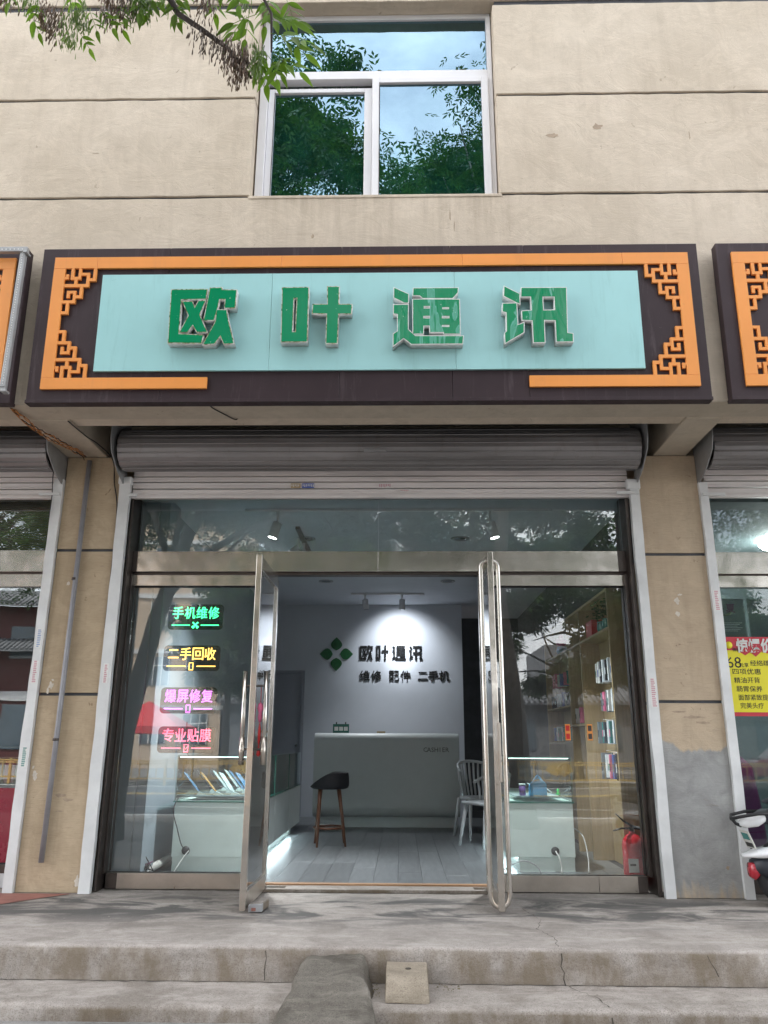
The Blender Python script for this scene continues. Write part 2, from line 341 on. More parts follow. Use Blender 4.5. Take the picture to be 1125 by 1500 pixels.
leafm('brown_seed', (0.135, 0.085, 0.065), 0.15, 0.4)
leafm('dry_leaf', (0.14, 0.11, 0.04), 0.2, 0.4)
barkm('bark', (0.035, 0.03, 0.026), (0.12, 0.105, 0.09))
simple('twig', (0.055, 0.045, 0.04), 0.8, var=0.3, vs=20)
emis('led_cold', (0.80, 0.92, 1.0), 9.0)
emis('led_case', (0.75, 1.0, 0.97), 2.2)
emis('lamp_white', (1.0, 0.97, 0.92), 12.0)
emis('neon_green', (0.05, 1.0, 0.28), 1.1, (0.1, 0.5, 0.2)); emis('neon_amber', (1.0, 0.55, 0.10), 1.1, (0.5, 0.3, 0.1))
emis('neon_purple', (0.82, 0.14, 1.0), 1.1, (0.4, 0.1, 0.5)); emis('neon_red', (1.0, 0.12, 0.20), 1.1, (0.5, 0.1, 0.1))
glass('smoked_acrylic', (0.44, 0.45, 0.48), 1.45)
# rim of the big letters: peeling gold and white tape; face: green vinyl, wrinkled clear film on the last two, its reflections painted in
m, n, b = _new('letter_rim')
v = _pos(n)
n.links.new(_ramp(n, _noise(n, v, 38, 3, 0.5, 0.4), [(0.36, (0.10, 0.12, 0.07)), (0.46, (0.45, 0.40, 0.20)), (0.56, (0.72, 0.72, 0.66))]), b.inputs['Base Color'])
b.inputs['Roughness'].default_value = 0.35; b.inputs['Metallic'].default_value = 0.3
simple('letter_rim_white', (0.80, 0.80, 0.78), 0.4, var=0.15, vs=60)
def filmed(name, amt):
    m, n, b = _new(name)
    v = _pos(n, (1, 1, 1)); mr = n.nodes.new('ShaderNodeMapping'); mr.inputs['Rotation'].default_value = (0, R(38), 0); mr.inputs['Scale'].default_value = (2.6, 1, 0.55); n.links.new(v, mr.inputs['Vector']); w = _noise(n, mr.outputs[0], 4.2, 3, 0.5, 0.7)
    k = _ramp(n, w, [(0.575, 0.0), (0.59, amt), (0.62, amt * 0.5), (0.66, amt * 0.7), (0.68, 0.0)])  # mint patches: reflections of the film painted into the colour
    sp = _ramp(n, _noise(n, v, 70, 3, 0.5), [(0.73, 0.0), (0.76, 1.0)])
    c = _mix(n, k, (0.0, 0.235, 0.095), (0.22, 0.55, 0.48)); c = _mix(n, sp, c, (0.5, 0.75, 0.62))
    n.links.new(c, b.inputs['Base Color']); b.inputs['Roughness'].default_value = 0.2; b.inputs['Specular IOR Level'].default_value = 0.45
    _bump(n, b, w, 0.8 * amt + 0.05, 0.02)
filmed('letter_face', 0.0); filmed('letter_face_wrinkled', 0.62)
# ------------------------------------------------------------------ builders
ORG = {}
def _org(o): return ORG.get(o.name, Vector((0, 0, 0))) if o else Vector((0, 0, 0))
def tag(o, label=None, cat=None, group=None, kind=None):
    if label: o['label'] = label
    if cat: o['category'] = cat
    if group: o['group'] = group
    if kind: o['kind'] = kind
    return o
def thing(name, label, cat, loc=(0, 0, 0), group=None):
    o = bpy.data.objects.new(name, None); COL.objects.link(o); o.location = loc; ORG[o.name] = Vector(loc)
    o.empty_display_size = 0.1
    return tag(o, label, cat, group)
class MB:
    """collects shapes given in world coordinates, links them as one mesh object"""
    def __init__(s): s.v = []; s.f = []; s.smooth = []
    def add(s, vs, fs, smooth=False):
        k = len(s.v); s.v += [tuple(p) for p in vs]; s.f += [tuple(i + k for i in f) for f in fs]; s.smooth += [smooth] * len(fs); return s
    def box(s, x0, x1, y0, y1, z0, z1, M=None):
        vs = [(x, y, z) for x in (x0, x1) for y in (y0, y1) for z in (z0, z1)]
        if M is not None: vs = [M @ Vector(p) for p in vs]
        return s.add(vs, [(0, 1, 3, 2), (4, 6, 7, 5), (0, 4, 5, 1), (2, 3, 7, 6), (0, 2, 6, 4), (1, 5, 7, 3)])
    def tube(s, pts, r, n=10, caps=True, smooth=True):
        pts = [Vector(p) for p in pts]; rs = r if hasattr(r, '__len__') else [r] * len(pts)
        vs = []; up = None
        for i, p in enumerate(pts):
            t = (pts[min(i + 1, len(pts) - 1)] - pts[max(i - 1, 0)])
            t = t.normalized() if t.length > 1e-9 else Vector((0, 0, 1))
            if up is None:
                up = t.orthogonal().normalized()
            else:
                up = (up - t * up.dot(t)); up = up.normalized() if up.length > 1e-6 else t.orthogonal().normalized()
            w = t.cross(up)
            for j in range(n):
                a = 2 * math.pi * j / n; vs.append(p + (up * math.cos(a) + w * math.sin(a)) * rs[i])
        fs = [(i * n + j, i * n + (j + 1) % n, (i + 1) * n + (j + 1) % n, (i + 1) * n + j) for i in range(len(pts) - 1) for j in range(n)]
        s.add(vs, fs, smooth)
        if caps:
            k = len(s.v) - len(vs)
            s.f += [tuple(k + j for j in reversed(range(n))), tuple(k + (len(pts) - 1) * n + j for j in range(n))]; s.smooth += [False, False]
        return s
    def lathe(s, prof, c=(0, 0, 0), n=20, axis='Z', smooth=True):
        vs = []; c = Vector(c)
        for r, h in prof:
            for j in range(n):
                a = 2 * math.pi * j / n; x, y = r * math.cos(a), r * math.sin(a)
                vs.append(c + (Vector((x, y, h)) if axis == 'Z' else Vector((h, x, y)) if axis == 'X' else Vector((x, h, y))))
        fs = [(i * n + j, i * n + (j + 1) % n, (i + 1) * n + (j + 1) % n, (i + 1) * n + j) for i in range(len(prof) - 1) for j in range(n)]
        return s.add(vs, fs, smooth)
    def prism(s, poly, axis, a, b):
        """poly of 2-D points extruded along axis from a to b: X -> (y,z), Y -> (x,z), Z -> (x,y)"""
        def P(p, h): return (h, p[0], p[1]) if axis == 'X' else (p[0], h, p[1]) if axis == 'Y' else (p[0], p[1], h)
        n = len(poly); vs = [P(p, a) for p in poly] + [P(p, b) for p in poly]
        return s.add(vs, [tuple(range(n)), tuple(reversed(range(n, 2 * n)))] + [(i, (i + 1) % n + 0, (i + 1) % n + n, i + n) for i in range(n)])
    def build(s, name, m, parent=None, bevel=0.0, seg=2, loc=None, **k):
        o0 = _org(parent) if parent else Vector(loc or (0, 0, 0))
        me = bpy.data.meshes.new(name); me.from_pydata([(p[0] - o0.x, p[1] - o0.y, p[2] - o0.z) for p in s.v], [], s.f)
        me.polygons.foreach_set('use_smooth', s.smooth)
        bm = bmesh.new(); bm.from_mesh(me); bmesh.ops.recalc_face_normals(bm, faces=bm.faces); bm.to_mesh(me); bm.free()
        me.materials.append(MATS[m]); o = bpy.data.objects.new(name, me); COL.objects.link(o)
        if parent: o.parent = parent; ORG[o.name] = o0
        else: o.location = o0; ORG[o.name] = o0
        if bevel:
            md = o.modifiers.new('bevel', 'BEVEL'); md.width = bevel; md.segments = seg; md.limit_method = 'ANGLE'; md.harden_normals = False
        return tag(o, **k)
def box(name, m, parent, x0, x1, y0, y1, z0, z1, bevel=0.0, **k): return MB().box(x0, x1, y0, y1, z0, z1).build(name, m, parent, bevel, **k)
def curve_mesh(splines, extrude=0.0, offset=0.0, res=0):
    cu = bpy.data.curves.new('tmp', 'CURVE'); cu.dimensions = '2D'; cu.fill_mode = 'BOTH'; cu.extrude = extrude; cu.offset = offset
    for ring in splines:
        sp = cu.splines.new('POLY'); sp.points.add(len(ring) - 1); sp.use_cyclic_u = True
        for i, p in enumerate(ring): sp.points[i].co = (p[0], p[1], 0, 1)
    o = bpy.data.objects.new('tmp', cu); COL.objects.link(o); bpy.context.view_layer.update()
    me = bpy.data.meshes.new_from_object(o.evaluated_get(bpy.context.evaluated_depsgraph_get()))
    bpy.data.objects.remove(o); bpy.data.curves.remove(cu); return me
_tc = {}
def text_mesh(body, bold=0.0, extrude=0.0):
    """unit-height lettering centred on 0, returns (verts, faces, width, height)"""
    k = (body, bold, extrude)
    if k not in _tc:
        cu = bpy.data.curves.new('tmp', 'FONT'); cu.body = body; cu.offset = bold; cu.extrude = extrude; cu.resolution_u = 2
        o = bpy.data.objects.new('tmp', cu); COL.objects.link(o); bpy.context.view_layer.update()
        me = bpy.data.meshes.new_from_object(o.evaluated_get(bpy.context.evaluated_depsgraph_get()))
        vs = [v.co.copy() for v in me.vertices]; fs = [tuple(p.vertices) for p in me.polygons]
        bpy.data.objects.remove(o); bpy.data.curves.remove(cu); bpy.data.meshes.remove(me)
        x0, x1 = min(v.x for v in vs), max(v.x for v in vs); y0, y1 = min(v.y for v in vs), max(v.y for v in vs)
        vs = [(v.x - (x0 + x1) / 2, v.y - (y0 + y1) / 2, v.z) for v in vs]
        _tc[k] = (vs, fs, x1 - x0, y1 - y0)
    return _tc[k]
def text(name, body, m, parent, x, y, z, w=None, h=None, bold=0.0, depth=0.001, mirror=False, M=None, rot=0.0, **k):
    """flat raised lettering facing -Y centred at x, z; front at y - depth"""
    vs, fs, tw, th = text_mesh(body, bold, 0.5)
    sx = (w / tw) if w else h / th; sz = (h / th) if h else sx
    out = []
    for v in vs:
        px, pz = v[0] * sx * (-1 if mirror else 1), v[1] * sz
        if rot: px, pz = px * math.cos(rot) - pz * math.sin(rot), px * math.sin(rot) + pz * math.cos(rot)
        p = Vector((x + px, y - (v[2] + 0.5) * depth, z + pz))
        out.append(M @ p if M is not None else p)
    b = MB(); b.add(out, fs); return b.build(name, m, parent, **k)
def copy_tree(o, parent=None):
    c = o.copy(); COL.objects.link(c)
    if parent: c.parent = parent
    for ch in o.children: copy_tree(ch, c)
    return c
def hexa(b, bot, top):
    return b.add(bot + top, [(3, 2, 1, 0), (4, 5, 6, 7), (0, 1, 5, 4), (1, 2, 6, 5), (2, 3, 7, 6), (3, 0, 4, 7)])

# ------------------------------------------------------------------ ground: street, porch, steps
def slab(name, m, x0, x1, prof, seed, amp=0.006, n=420, **k):
    """profile of (y, z) extruded along X; corner points wander a little, so that edges look chipped"""
    rr = random.Random(seed); vs = []; np_ = len(prof)
    w = [[0.0, 0.0] for _ in prof]
    from mathutils import noise
    for i in range(n + 1):
        x = x0 + (x1 - x0) * i / n
        for j, (y, z, a) in enumerate(prof):
            d = noise.noise(Vector((x * 9, seed, j * 0.13))) * 0.6 + noise.noise(Vector((x * 31, seed + 3, j * 0.2))) * 0.4
            c = max(0.0, noise.noise(Vector((x * 14, seed + 9, 0))) - 0.25) * 2.2
            vs.append((x, y + (d + c * 1.3) * amp * a, z + (d * 0.7 - c) * amp * a))
    b = MB(); fs = [(i * np_ + j, i * np_ + j + 1, (i + 1) * np_ + j + 1, (i + 1) * np_ + j) for i in range(n) for j in range(np_ - 1)]
    b.add(vs, fs, True); return b.build(name, m, None, kind='structure', **k)
slab('porch_floor', 'porch_concrete', -8, 8, [(0.62, 0.0, 0), (-0.3, 0.0, 0), (-1.2, 0.0, 0), (-1.42, 0.0, .3), (-1.448, -0.002, 1), (-1.458, -0.008, 1.6), (-1.463, -0.02, 1), (-1.466, -0.05, .3), (-1.468, -0.12, .3), (-1.472, -0.20, 0)], 3)
slab('lower_step', 'step_concrete', -8, 8, [(-1.40, -0.17, 0), (-1.6, -0.17, 0), (-1.80, -0.172, .4), (-1.835, -0.174, 1), (-1.85, -0.182, 1.6), (-1.856, -0.2, 1), (-1.86, -0.26, .3), (-1.862, -0.40, 0)], 11)
b = MB(); b.box(-60, 60, -8.6, -1.83, -0.60, -0.245); b.build('pavement', 'street_concrete', None, kind='structure')
b = MB(); b.box(-150, 150, -150, 150, -0.70, -0.62); b.build('ground', 'street_concrete', None, kind='structure')
b = MB(); b.box(-60, 60, -22.0, -8.75, -0.60, -0.38); b.build('road', 'asphalt', None, kind='structure')
b = MB(); b.box(-60, 60, -8.75, -8.6, -0.60, -0.24); b.build('kerb', 'stone_white', None, kind='structure')
b = MB(); b.box(-60, 60, -36.0, -22.0, -0.60, -0.26); b.build('far_pavement', 'street_concrete', None, kind='structure')
b = MB()
for y, w in ((-9.6, .12), (-12.3, .14)): b.box(-60, 60, y - w / 2, y + w / 2, -0.378, -0.374)
for i in range(-10, 11): b.box(i * 6, i * 6 + 3, -15.3, -15.16, -0.378, -0.374)
b.box(-60, 60, -21.2, -21.05, -0.378, -0.374)
b.build('road_lines', 'line_white', None, kind='structure')
b = MB()
for y in (-17.0, -17.35): b.box(-60, 60, y - .06, y + .06, -0.378, -0.374)
b.build('yellow_road_lines', 'line_yellow', None, kind='structure')
def ribbon(b, pts, w, n, rr, base=0.0015):
    """a thin crack: jagged strip along pts on the surface with normal n"""
    n = Vector(n); P = []
    for i in range(len(pts) - 1):
        a, c = Vector(pts[i]), Vector(pts[i + 1]); k = max(2, int((c - a).length / 0.03)); s = (c - a).cross(n).normalized()
        for j in range(k): P.append(a.lerp(c, j / k) + s * rr.uniform(-.008, .008))
    P.append(Vector(pts[-1])); vs = []
    for i, p in enumerate(P):
        t = (P[min(i + 1, len(P) - 1)] - P[max(0, i - 1)]); s = t.cross(n).normalized() * (w * rr.uniform(.4, 1.4) / 2)
        vs += [p + s + n * base, p - s + n * base]
    b.add(vs, [(2 * i, 2 * i + 1, 2 * i + 3, 2 * i + 2) for i in range(len(P) - 1)])
rr = random.Random(5); b = MB()
ribbon(b, [(.80, -.42, 0), (.86, -.75, 0), (.80, -1.0, 0), (.86, -1.25, 0), (.84, -1.43, 0)], .004, (0, 0, 1), rr)
ribbon(b, [(.84, -1.471, -.02), (.86, -1.474, -.17)], .006, (0, -1, 0), rr, .003)
ribbon(b, [(.87, -1.5, -.17), (.98, -1.7, -.17), (1.0, -1.82, -.172)], .005, (0, 0, 1), rr, .003)
ribbon(b, [(1.0, -1.862, -.2), (1.0, -1.866, -.25)], .01, (0, -1, 0), rr, .004)
ribbon(b, [(-2.3, -.06, 0), (-2.5, -.4, 0), (-2.9, -.75, 0)], .004, (0, 0, 1), rr)
ribbon(b, [(-.72, -1.471, -.02), (-.722, -1.474, -.16)], .004, (0, -1, 0), rr, .003)
ribbon(b, [(1.62, -1.471, -.02), (1.66, -1.474, -.12)], .004, (0, -1, 0), rr, .003)
for y_, z_ in ((-1.4775, -.1695),):  # dark strip drawn along the joint of riser and tread
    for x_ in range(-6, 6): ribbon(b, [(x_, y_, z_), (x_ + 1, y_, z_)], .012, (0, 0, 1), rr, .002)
for x0_, x1_, y_ in ((-2.86, -2.23, -.008), (1.86, 2.49, -.008), (-2.19, -1.04, .150), (.70, 1.83, .150), (-1.03, .69, .080)):  # dark strips drawn at the foot of pillars, rails and sill
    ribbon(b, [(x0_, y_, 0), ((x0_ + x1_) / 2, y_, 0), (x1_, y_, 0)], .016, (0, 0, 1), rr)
b.build('porch_cracks_and_joints', 'crack_or_dark_mark', None, kind='structure')
MB().add([(-2.35, -.05, .004), (-8, -.05, .004), (-8, -1.35, .004), (-3.6, -1.05, .004), (-2.75, -.55, .004), (-2.5, -.22, .004)], [(0, 1, 2, 3, 4, 5)]).build('red_paving', 'red_tile', None, kind='structure')
b = MB(); rr = random.Random(9)
for i in range(150):
    y = rr.choice([rr.uniform(-1.4, -.05), rr.uniform(-1.80, -1.48)]); z = 0.0 if y > -1.45 else -.17
    x = rr.uniform(-2.9, 2.9); s = rr.uniform(.002, .006)
    b.add([(x - s, y, z + .001), (x, y - s, z + .001), (x + s * 1.4, y + s * .3, z + .001), (x, y + s, z + s)], [(0, 1, 2), (0, 1, 3), (1, 2, 3), (2, 0, 3)])
b.build('grit', 'step_concrete', None, kind='stuff')
b = MB(); rr = random.Random(19)
for i in range(60):
    x, y, z = (rr.gauss(.0, .05) + .24, rr.uniform(-1.6, -1.48), -.168) if i < 30 else (rr.gauss(-.13, .012), rr.uniform(-1.75, -1.48), rr.uniform(-.168, -.15))
    a = rr.uniform(0, 6.3); s = rr.uniform(.006, .016)
    b.add([(x, y, z), (x + s * math.cos(a) * .5 - s * .2 * math.sin(a), y + s * math.sin(a) * .5 + .3 * s * math.cos(a), z + .006), (x + s * math.cos(a), y + s * math.sin(a), z + .002), (x + s * math.cos(a) * .5 + s * .2 * math.sin(a), y + s * math.sin(a) * .5 - .3 * s * math.cos(a), z + .004)], [(0, 1, 2, 3)])
b.build('leaf_litter', 'dry_leaf', None, kind='stuff')
# the mortar ramp, stone block, door wedge
def lumpy(name, m, vs, fs, label, cat, cuts=4, amp=.006, seed=1, bevel=.012):
    bm = bmesh.new(); V = [bm.verts.new(p) for p in vs]
    for f in fs: bm.faces.new([V[i] for i in f])
    bmesh.ops.recalc_face_normals(bm, faces=bm.faces)
    bmesh.ops.bevel(bm, geom=list(bm.edges), offset=bevel, segments=2, affect='EDGES', profile=.6)
    bmesh.ops.subdivide_edges(bm, edges=list(bm.edges), cuts=cuts, use_grid_fill=True)
    from mathutils import noise
    for v in bm.verts: v.co += Vector([noise.noise(v.co * 9 + Vector((seed + i * 7, 0, 0))) * amp + noise.noise(v.co * 40 + Vector((seed + i * 7, 5, 0))) * min(amp, .012) * .45 for i in range(3)])
    me = bpy.data.meshes.new(name); bm.to_mesh(me); bm.free(); me.materials.append(MATS[m])
    for p in me.polygons: p.use_smooth = True
    o = bpy.data.objects.new(name, me); COL.objects.link(o); return tag(o, label, cat)
Q = [(0, 3, 2, 1), (4, 5, 6, 7), (0, 1, 5, 4), (1, 2, 6, 5), (2, 3, 7, 6), (3, 0, 4, 7)]
lumpy('concrete_ramp', 'ramp_concrete', [(-.63, -2.15, -.26), (-.075, -2.15, -.26), (-.125, -1.465, -.26), (-.60, -1.465, -.26), (-.585, -2.15, -.235), (-.125, -2.15, -.235), (-.20, -1.47, -.028), (-.505, -1.47, -.028)], Q,
      'worn concrete wedge ramp leading from street up to porch edge, mossy on its right side', 'ramp', 9, .022, 2, .025)
lumpy('stone_block', 'block_concrete', [(-.082, -1.80, -.172), (.140, -1.80, -.172), (.142, -1.49, -.172), (-.082, -1.49, -.172), (-.078, -1.70, -.075), (.132, -1.70, -.078), (.134, -1.49, -.06), (-.077, -1.49, -.058)], Q,
      'small squared tan stone block with a hole, sitting on lower step right of ramp', 'stone block', 3, .003, 5, .008)
wd = thing('door_wedge', 'taped oblong stone propping open the left glass door', 'door stop', (-.93, -.5, 0))
b = MB(); b.prism([(-.975, -.64), (-.895, -.62), (-.872, -.45), (-.90, -.415), (-.95, -.425), (-.962, -.5)], 'Z', .002, .058); b.build('stone', 'step_concrete', wd, .01)
b = MB(); b.prism([(-.977, -.642), (-.893, -.622), (-.888, -.585), (-.973, -.60)], 'Z', .004, .052); b.build('tape', 'grey_sheet', wd, .004)
box('paint_smear', 'red_tile', wd, -.955, -.928, -.6445, -.6385, .014, .032)

SB = bpy.data.objects['stone_block']; MB().lathe([(0, -.0585), (.016, -.0585), (.014, -.0575), (0, -.0575)], (.035, -1.60, -.007), 9).build('hole', 'crack_or_dark_mark', SB)  # flat dark disc painted in place of the shade inside a hole
# ------------------------------------------------------------------ the building front
BL = thing('shop_building', 'two storey beige plastered building front with grooved wall and pillars around the shop', 'building', (-.2, -.5, 0))
WY = -1.037
# plaster bands between the level grooves, cut round the window
gz = [3.35, 5.083, 6.02, 6.955, 12.5]; g = .011
def band(x0, x1, z0, z1):
    b = MB(); n = max(2, int((x1 - x0) / .12)); rr = random.Random(int(x0 * 100 + z0 * 10))
    top = [(x0 + (x1 - x0) * i / n, z1 + rr.uniform(-.003, .003) * (0 < i < n)) for i in range(n + 1)]
    bot = [(x0 + (x1 - x0) * i / n, z0 + rr.uniform(-.003, .003) * (0 < i < n)) for i in range(n + 1)]
    for i in range(n):
        hexa(b, [(bot[i][0], WY, bot[i][1]), (bot[i + 1][0], WY, bot[i + 1][1]), (bot[i + 1][0], WY + .13, bot[i + 1][1]), (bot[i][0], WY + .13, bot[i][1])],
             [(top[i][0], WY, top[i][1]), (top[i + 1][0], WY, top[i + 1][1]), (top[i + 1][0], WY + .13, top[i + 1][1]), (top[i][0], WY + .13, top[i][1])])
    return b
def band_obj(x0, x1, z0, z1):
    b = band(x0, x1, z0, z1); o = b.build('plaster_band', 'wall_plaster', BL)
    bm = bmesh.new(); bm.from_mesh(o.data); bmesh.ops.remove_doubles(bm, verts=bm.verts, dist=1e-5)
    seen = {}; kill = []
    for f in bm.faces:
        c = tuple(round(x, 4) for x in f.calc_center_median())
        if c in seen: kill += [f, seen[c]]
        else: seen[c] = f
    bmesh.ops.delete(bm, geom=list(set(kill)), context='FACES'); bmesh.ops.recalc_face_normals(bm, faces=bm.faces); bm.to_mesh(o.data); bm.free()
    md = o.modifiers.new('bevel', 'BEVEL'); md.width = .006; md.segments = 2; md.limit_method = 'ANGLE'; return o
WX0, WX1 = -1.163, .769
def fleck(x, y, z, w, h, m, seed, name='plaster_fleck', n=14):
    r_ = random.Random(seed); P = []
    for k in range(n):
        a = 2 * math.pi * k / n; q = r_.uniform(.45, 1.0); P.append((x + math.cos(a) * w * q / 2, z + math.sin(a) * h * q / 2))
    MB().prism(P, 'Y', y - .0015, y - .0004).build(name, m, BL)
for i, a in enumerate(((-2.70, 0, 1.46, .05, .07), (-2.72, 0, 1.42, .025, .06), (-2.69, 0, 1.50, .03, .02), (-2.74, 0, .80, .05, .09), (-2.76, 0, .86, .025, .03), (-2.66, 0, 2.26, .04, .05), (2.16, 0, 2.12, .05, .07), (2.155, 0, 2.02, .06, .05), (2.19, 0, 2.17, .05, .02), (-2.34, 0, .08, .05, .10))):
    fleck(*a, 'pale_chip', 40 + i)
for i, a in enumerate(((2.20, 0, 1.24, .20, .03), (2.26, 0, 1.20, .16, .02), (2.10, 0, 1.28, .14, .018), (-2.53, 0, .66, .13, .035), (-2.47, 0, .63, .10, .03), (-2.52, 0, .55, .08, .012), (2.33, 0, .20, .03, .04), (2.22, 0, 1.80, .05, .012), (-2.40, 0, 2.40, .06, .01), (.38, WY, 4.90, .012, .14), (.41, WY, 4.80, .01, .10), (-.66, WY, 4.72, .03, .05), (2.26, WY, 5.6, .01, .10), (-2.4, WY, 5.5, .07, .010), (1.55, WY, 5.7, .10, .07), (1.2, WY, 5.62, .12, .05))):
    fleck(a[0], a[1], a[2], a[3], a[4], 'scuff', 70 + i, 'scuff_mark')
band_obj(-7.5, 7.5, 3.352, gz[1] - g)
for z0, z1 in ((gz[1], gz[2]), (gz[2], gz[3])):
    band_obj(-7.5, WX0, z0 + g, z1 - g); band_obj(WX1, 7.5, z0 + g, z1 - g)
band_obj(-7.5, 7.5, gz[3] + .045, gz[4])
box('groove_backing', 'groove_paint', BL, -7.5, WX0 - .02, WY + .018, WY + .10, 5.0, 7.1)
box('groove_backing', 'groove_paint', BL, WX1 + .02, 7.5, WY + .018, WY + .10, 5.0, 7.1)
b = MB(); b.box(-7.5, WX0, WY + .131, WY + .4, 3.35, 12.5); b.box(WX1, 7.5, WY + .131, WY + .4, 3.35, 12.5); b.box(WX0, WX1, WY + .131, WY + .4, 3.35, 5.075); b.box(WX0, WX1, WY + .131, WY + .4, 7.0, 12.5)
b.build('wall_core', 'wall_plaster', BL)
box('window_sill', 'wall_plaster', BL, WX0 - .01, WX1 + .012, WY - .006, WY + .16, 5.058, 5.086, .006)
# front beam and cross beams of the porch, pillars
box('front_beam', 'beam_plaster', BL, -7.5, 7.5, WY + .001, -.772, 3.343, 3.72, .008)
for x0, x1 in ((-2.80, -2.46), (2.09, 2.36)):
    box('cross_beam', 'beam_plaster', BL, x0, x1, -.774, .271, 3.335, 3.72, .008)
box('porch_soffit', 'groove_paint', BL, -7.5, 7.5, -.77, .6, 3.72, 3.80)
box('lintel_wall', 'beam_plaster', BL, -7.5, 7.5, .272, .352, 3.10, 3.719)
def pillar(x0, x1, m, zs):
    zz = [0.0] + zs + [3.33]
    p = None
    core = box('pillar', 'groove_paint', BL, x0 + .004, x1 - .004, .012, .40, -.02, 3.098)
    for i in range(len(zz) - 1):
        box('plaster_panel', m, core, x0, x1, .0, .011 + .38 if i < 2 else .270, zz[i] + (g if i else 0), zz[i + 1] - (g if i < len(zz) - 2 else 0), .004)
pillar(-2.785, -2.315, 'pillar_plaster', [1.394, 2.532])
pillar(1.938, 2.424, 'pillar_plaster_patched', [1.353, 2.495])
pillar(-7.4, -6.9, 'pillar_plaster', [1.394, 2.532]); pillar(6.55, 7.0, 'pillar_plaster', [1.353, 2.495])
# upper window
WN = box('window', 'window_pvc', BL, -1.155, .762, -.905, -.86, 6.95, 7.0)
def fr(name, x0, x1, y0, y1, z0, z1): return box(name, 'window_pvc', WN, x0, x1, y0, y1, z0, z1, .004)
fr('frame', -1.15, -1.085, -.93, -.85, 5.087, 6.95); fr('frame', .725, .762, -.93, -.85, 5.087, 6.95)
fr('frame', -1.085, .725, -.93, -.85, 6.305, 6.385); fr('frame', -1.085, .725, -.93, -.85, 5.087, 5.12)
fr('sash_frame', -.225, -.165, -.95, -.91, 5.12, 6.30); fr('sash_frame', .665, .722, -.95, -.91, 5.12, 6.30)
fr('sash_frame', -.165, .665, -.95, -.91, 6.245, 6.30); fr('sash_frame', -.165, .665, -.95, -.91, 5.12, 5.135)
fr('sash_frame', -1.083, -1.03, -.90, -.86, 5.12, 6.24); fr('sash_frame', -.29, -.226, -.90, -.86, 5.12, 6.24)
fr('sash_frame', -1.03, -.29, -.90, -.86, 6.20, 6.24); fr('sash_frame', -1.03, -.29, -.90, -.86, 5.12, 5.135)
for x0, x1, y, z0, z1 in ((-1.085, .725, -.885, 6.385, 6.95), (-.165, .665, -.925, 5.135, 6.245), (-1.03, -.29, -.875, 5.135, 6.20)):
    box('pane', 'teal_window_glass', WN, x0, x1, y, y + .006, z0, z1)
box('seal', 'black_rubber', WN, -.168, -.163, -.9535, -.951, 5.14, 6.245); box('seal', 'black_rubber', WN, -1.033, -1.028, -.9035, -.901, 5.14, 6.2)
# room behind the window
b = MB(); b.box(-2.2, 1.8, 2.0, 2.1, 4.6, 7.6); b.box(-2.2, -2.1, -.6, 2.0, 4.6, 7.6); b.box(1.7, 1.8, -.6, 2.0, 4.6, 7.6); b.box(-2.2, 1.8, -.6, 2.1, 7.5, 7.6); b.box(-2.2, 1.8, -.6, 2.1, 4.5, 4.6)
b.build('upstairs_room', 'wall_white', None, kind='structure')
b = MB()
for i in range(40):
    x = -1.08 + i * .018; b.tube([(x, -.72 + .02 * math.sin(i * 1.3), 7.0), (x + .03 * math.sin(i), -.70 + .02 * math.cos(i * 1.7), 6.1), (x + .10 * math.sin(i * .8), -.70, 5.6 + .05 * math.sin(i))], .012, 5)
b.build('curtain', 'pvc_pipe', None, label='pale bunched curtain hanging behind upper window left sash', cat='curtain', bevel=0)
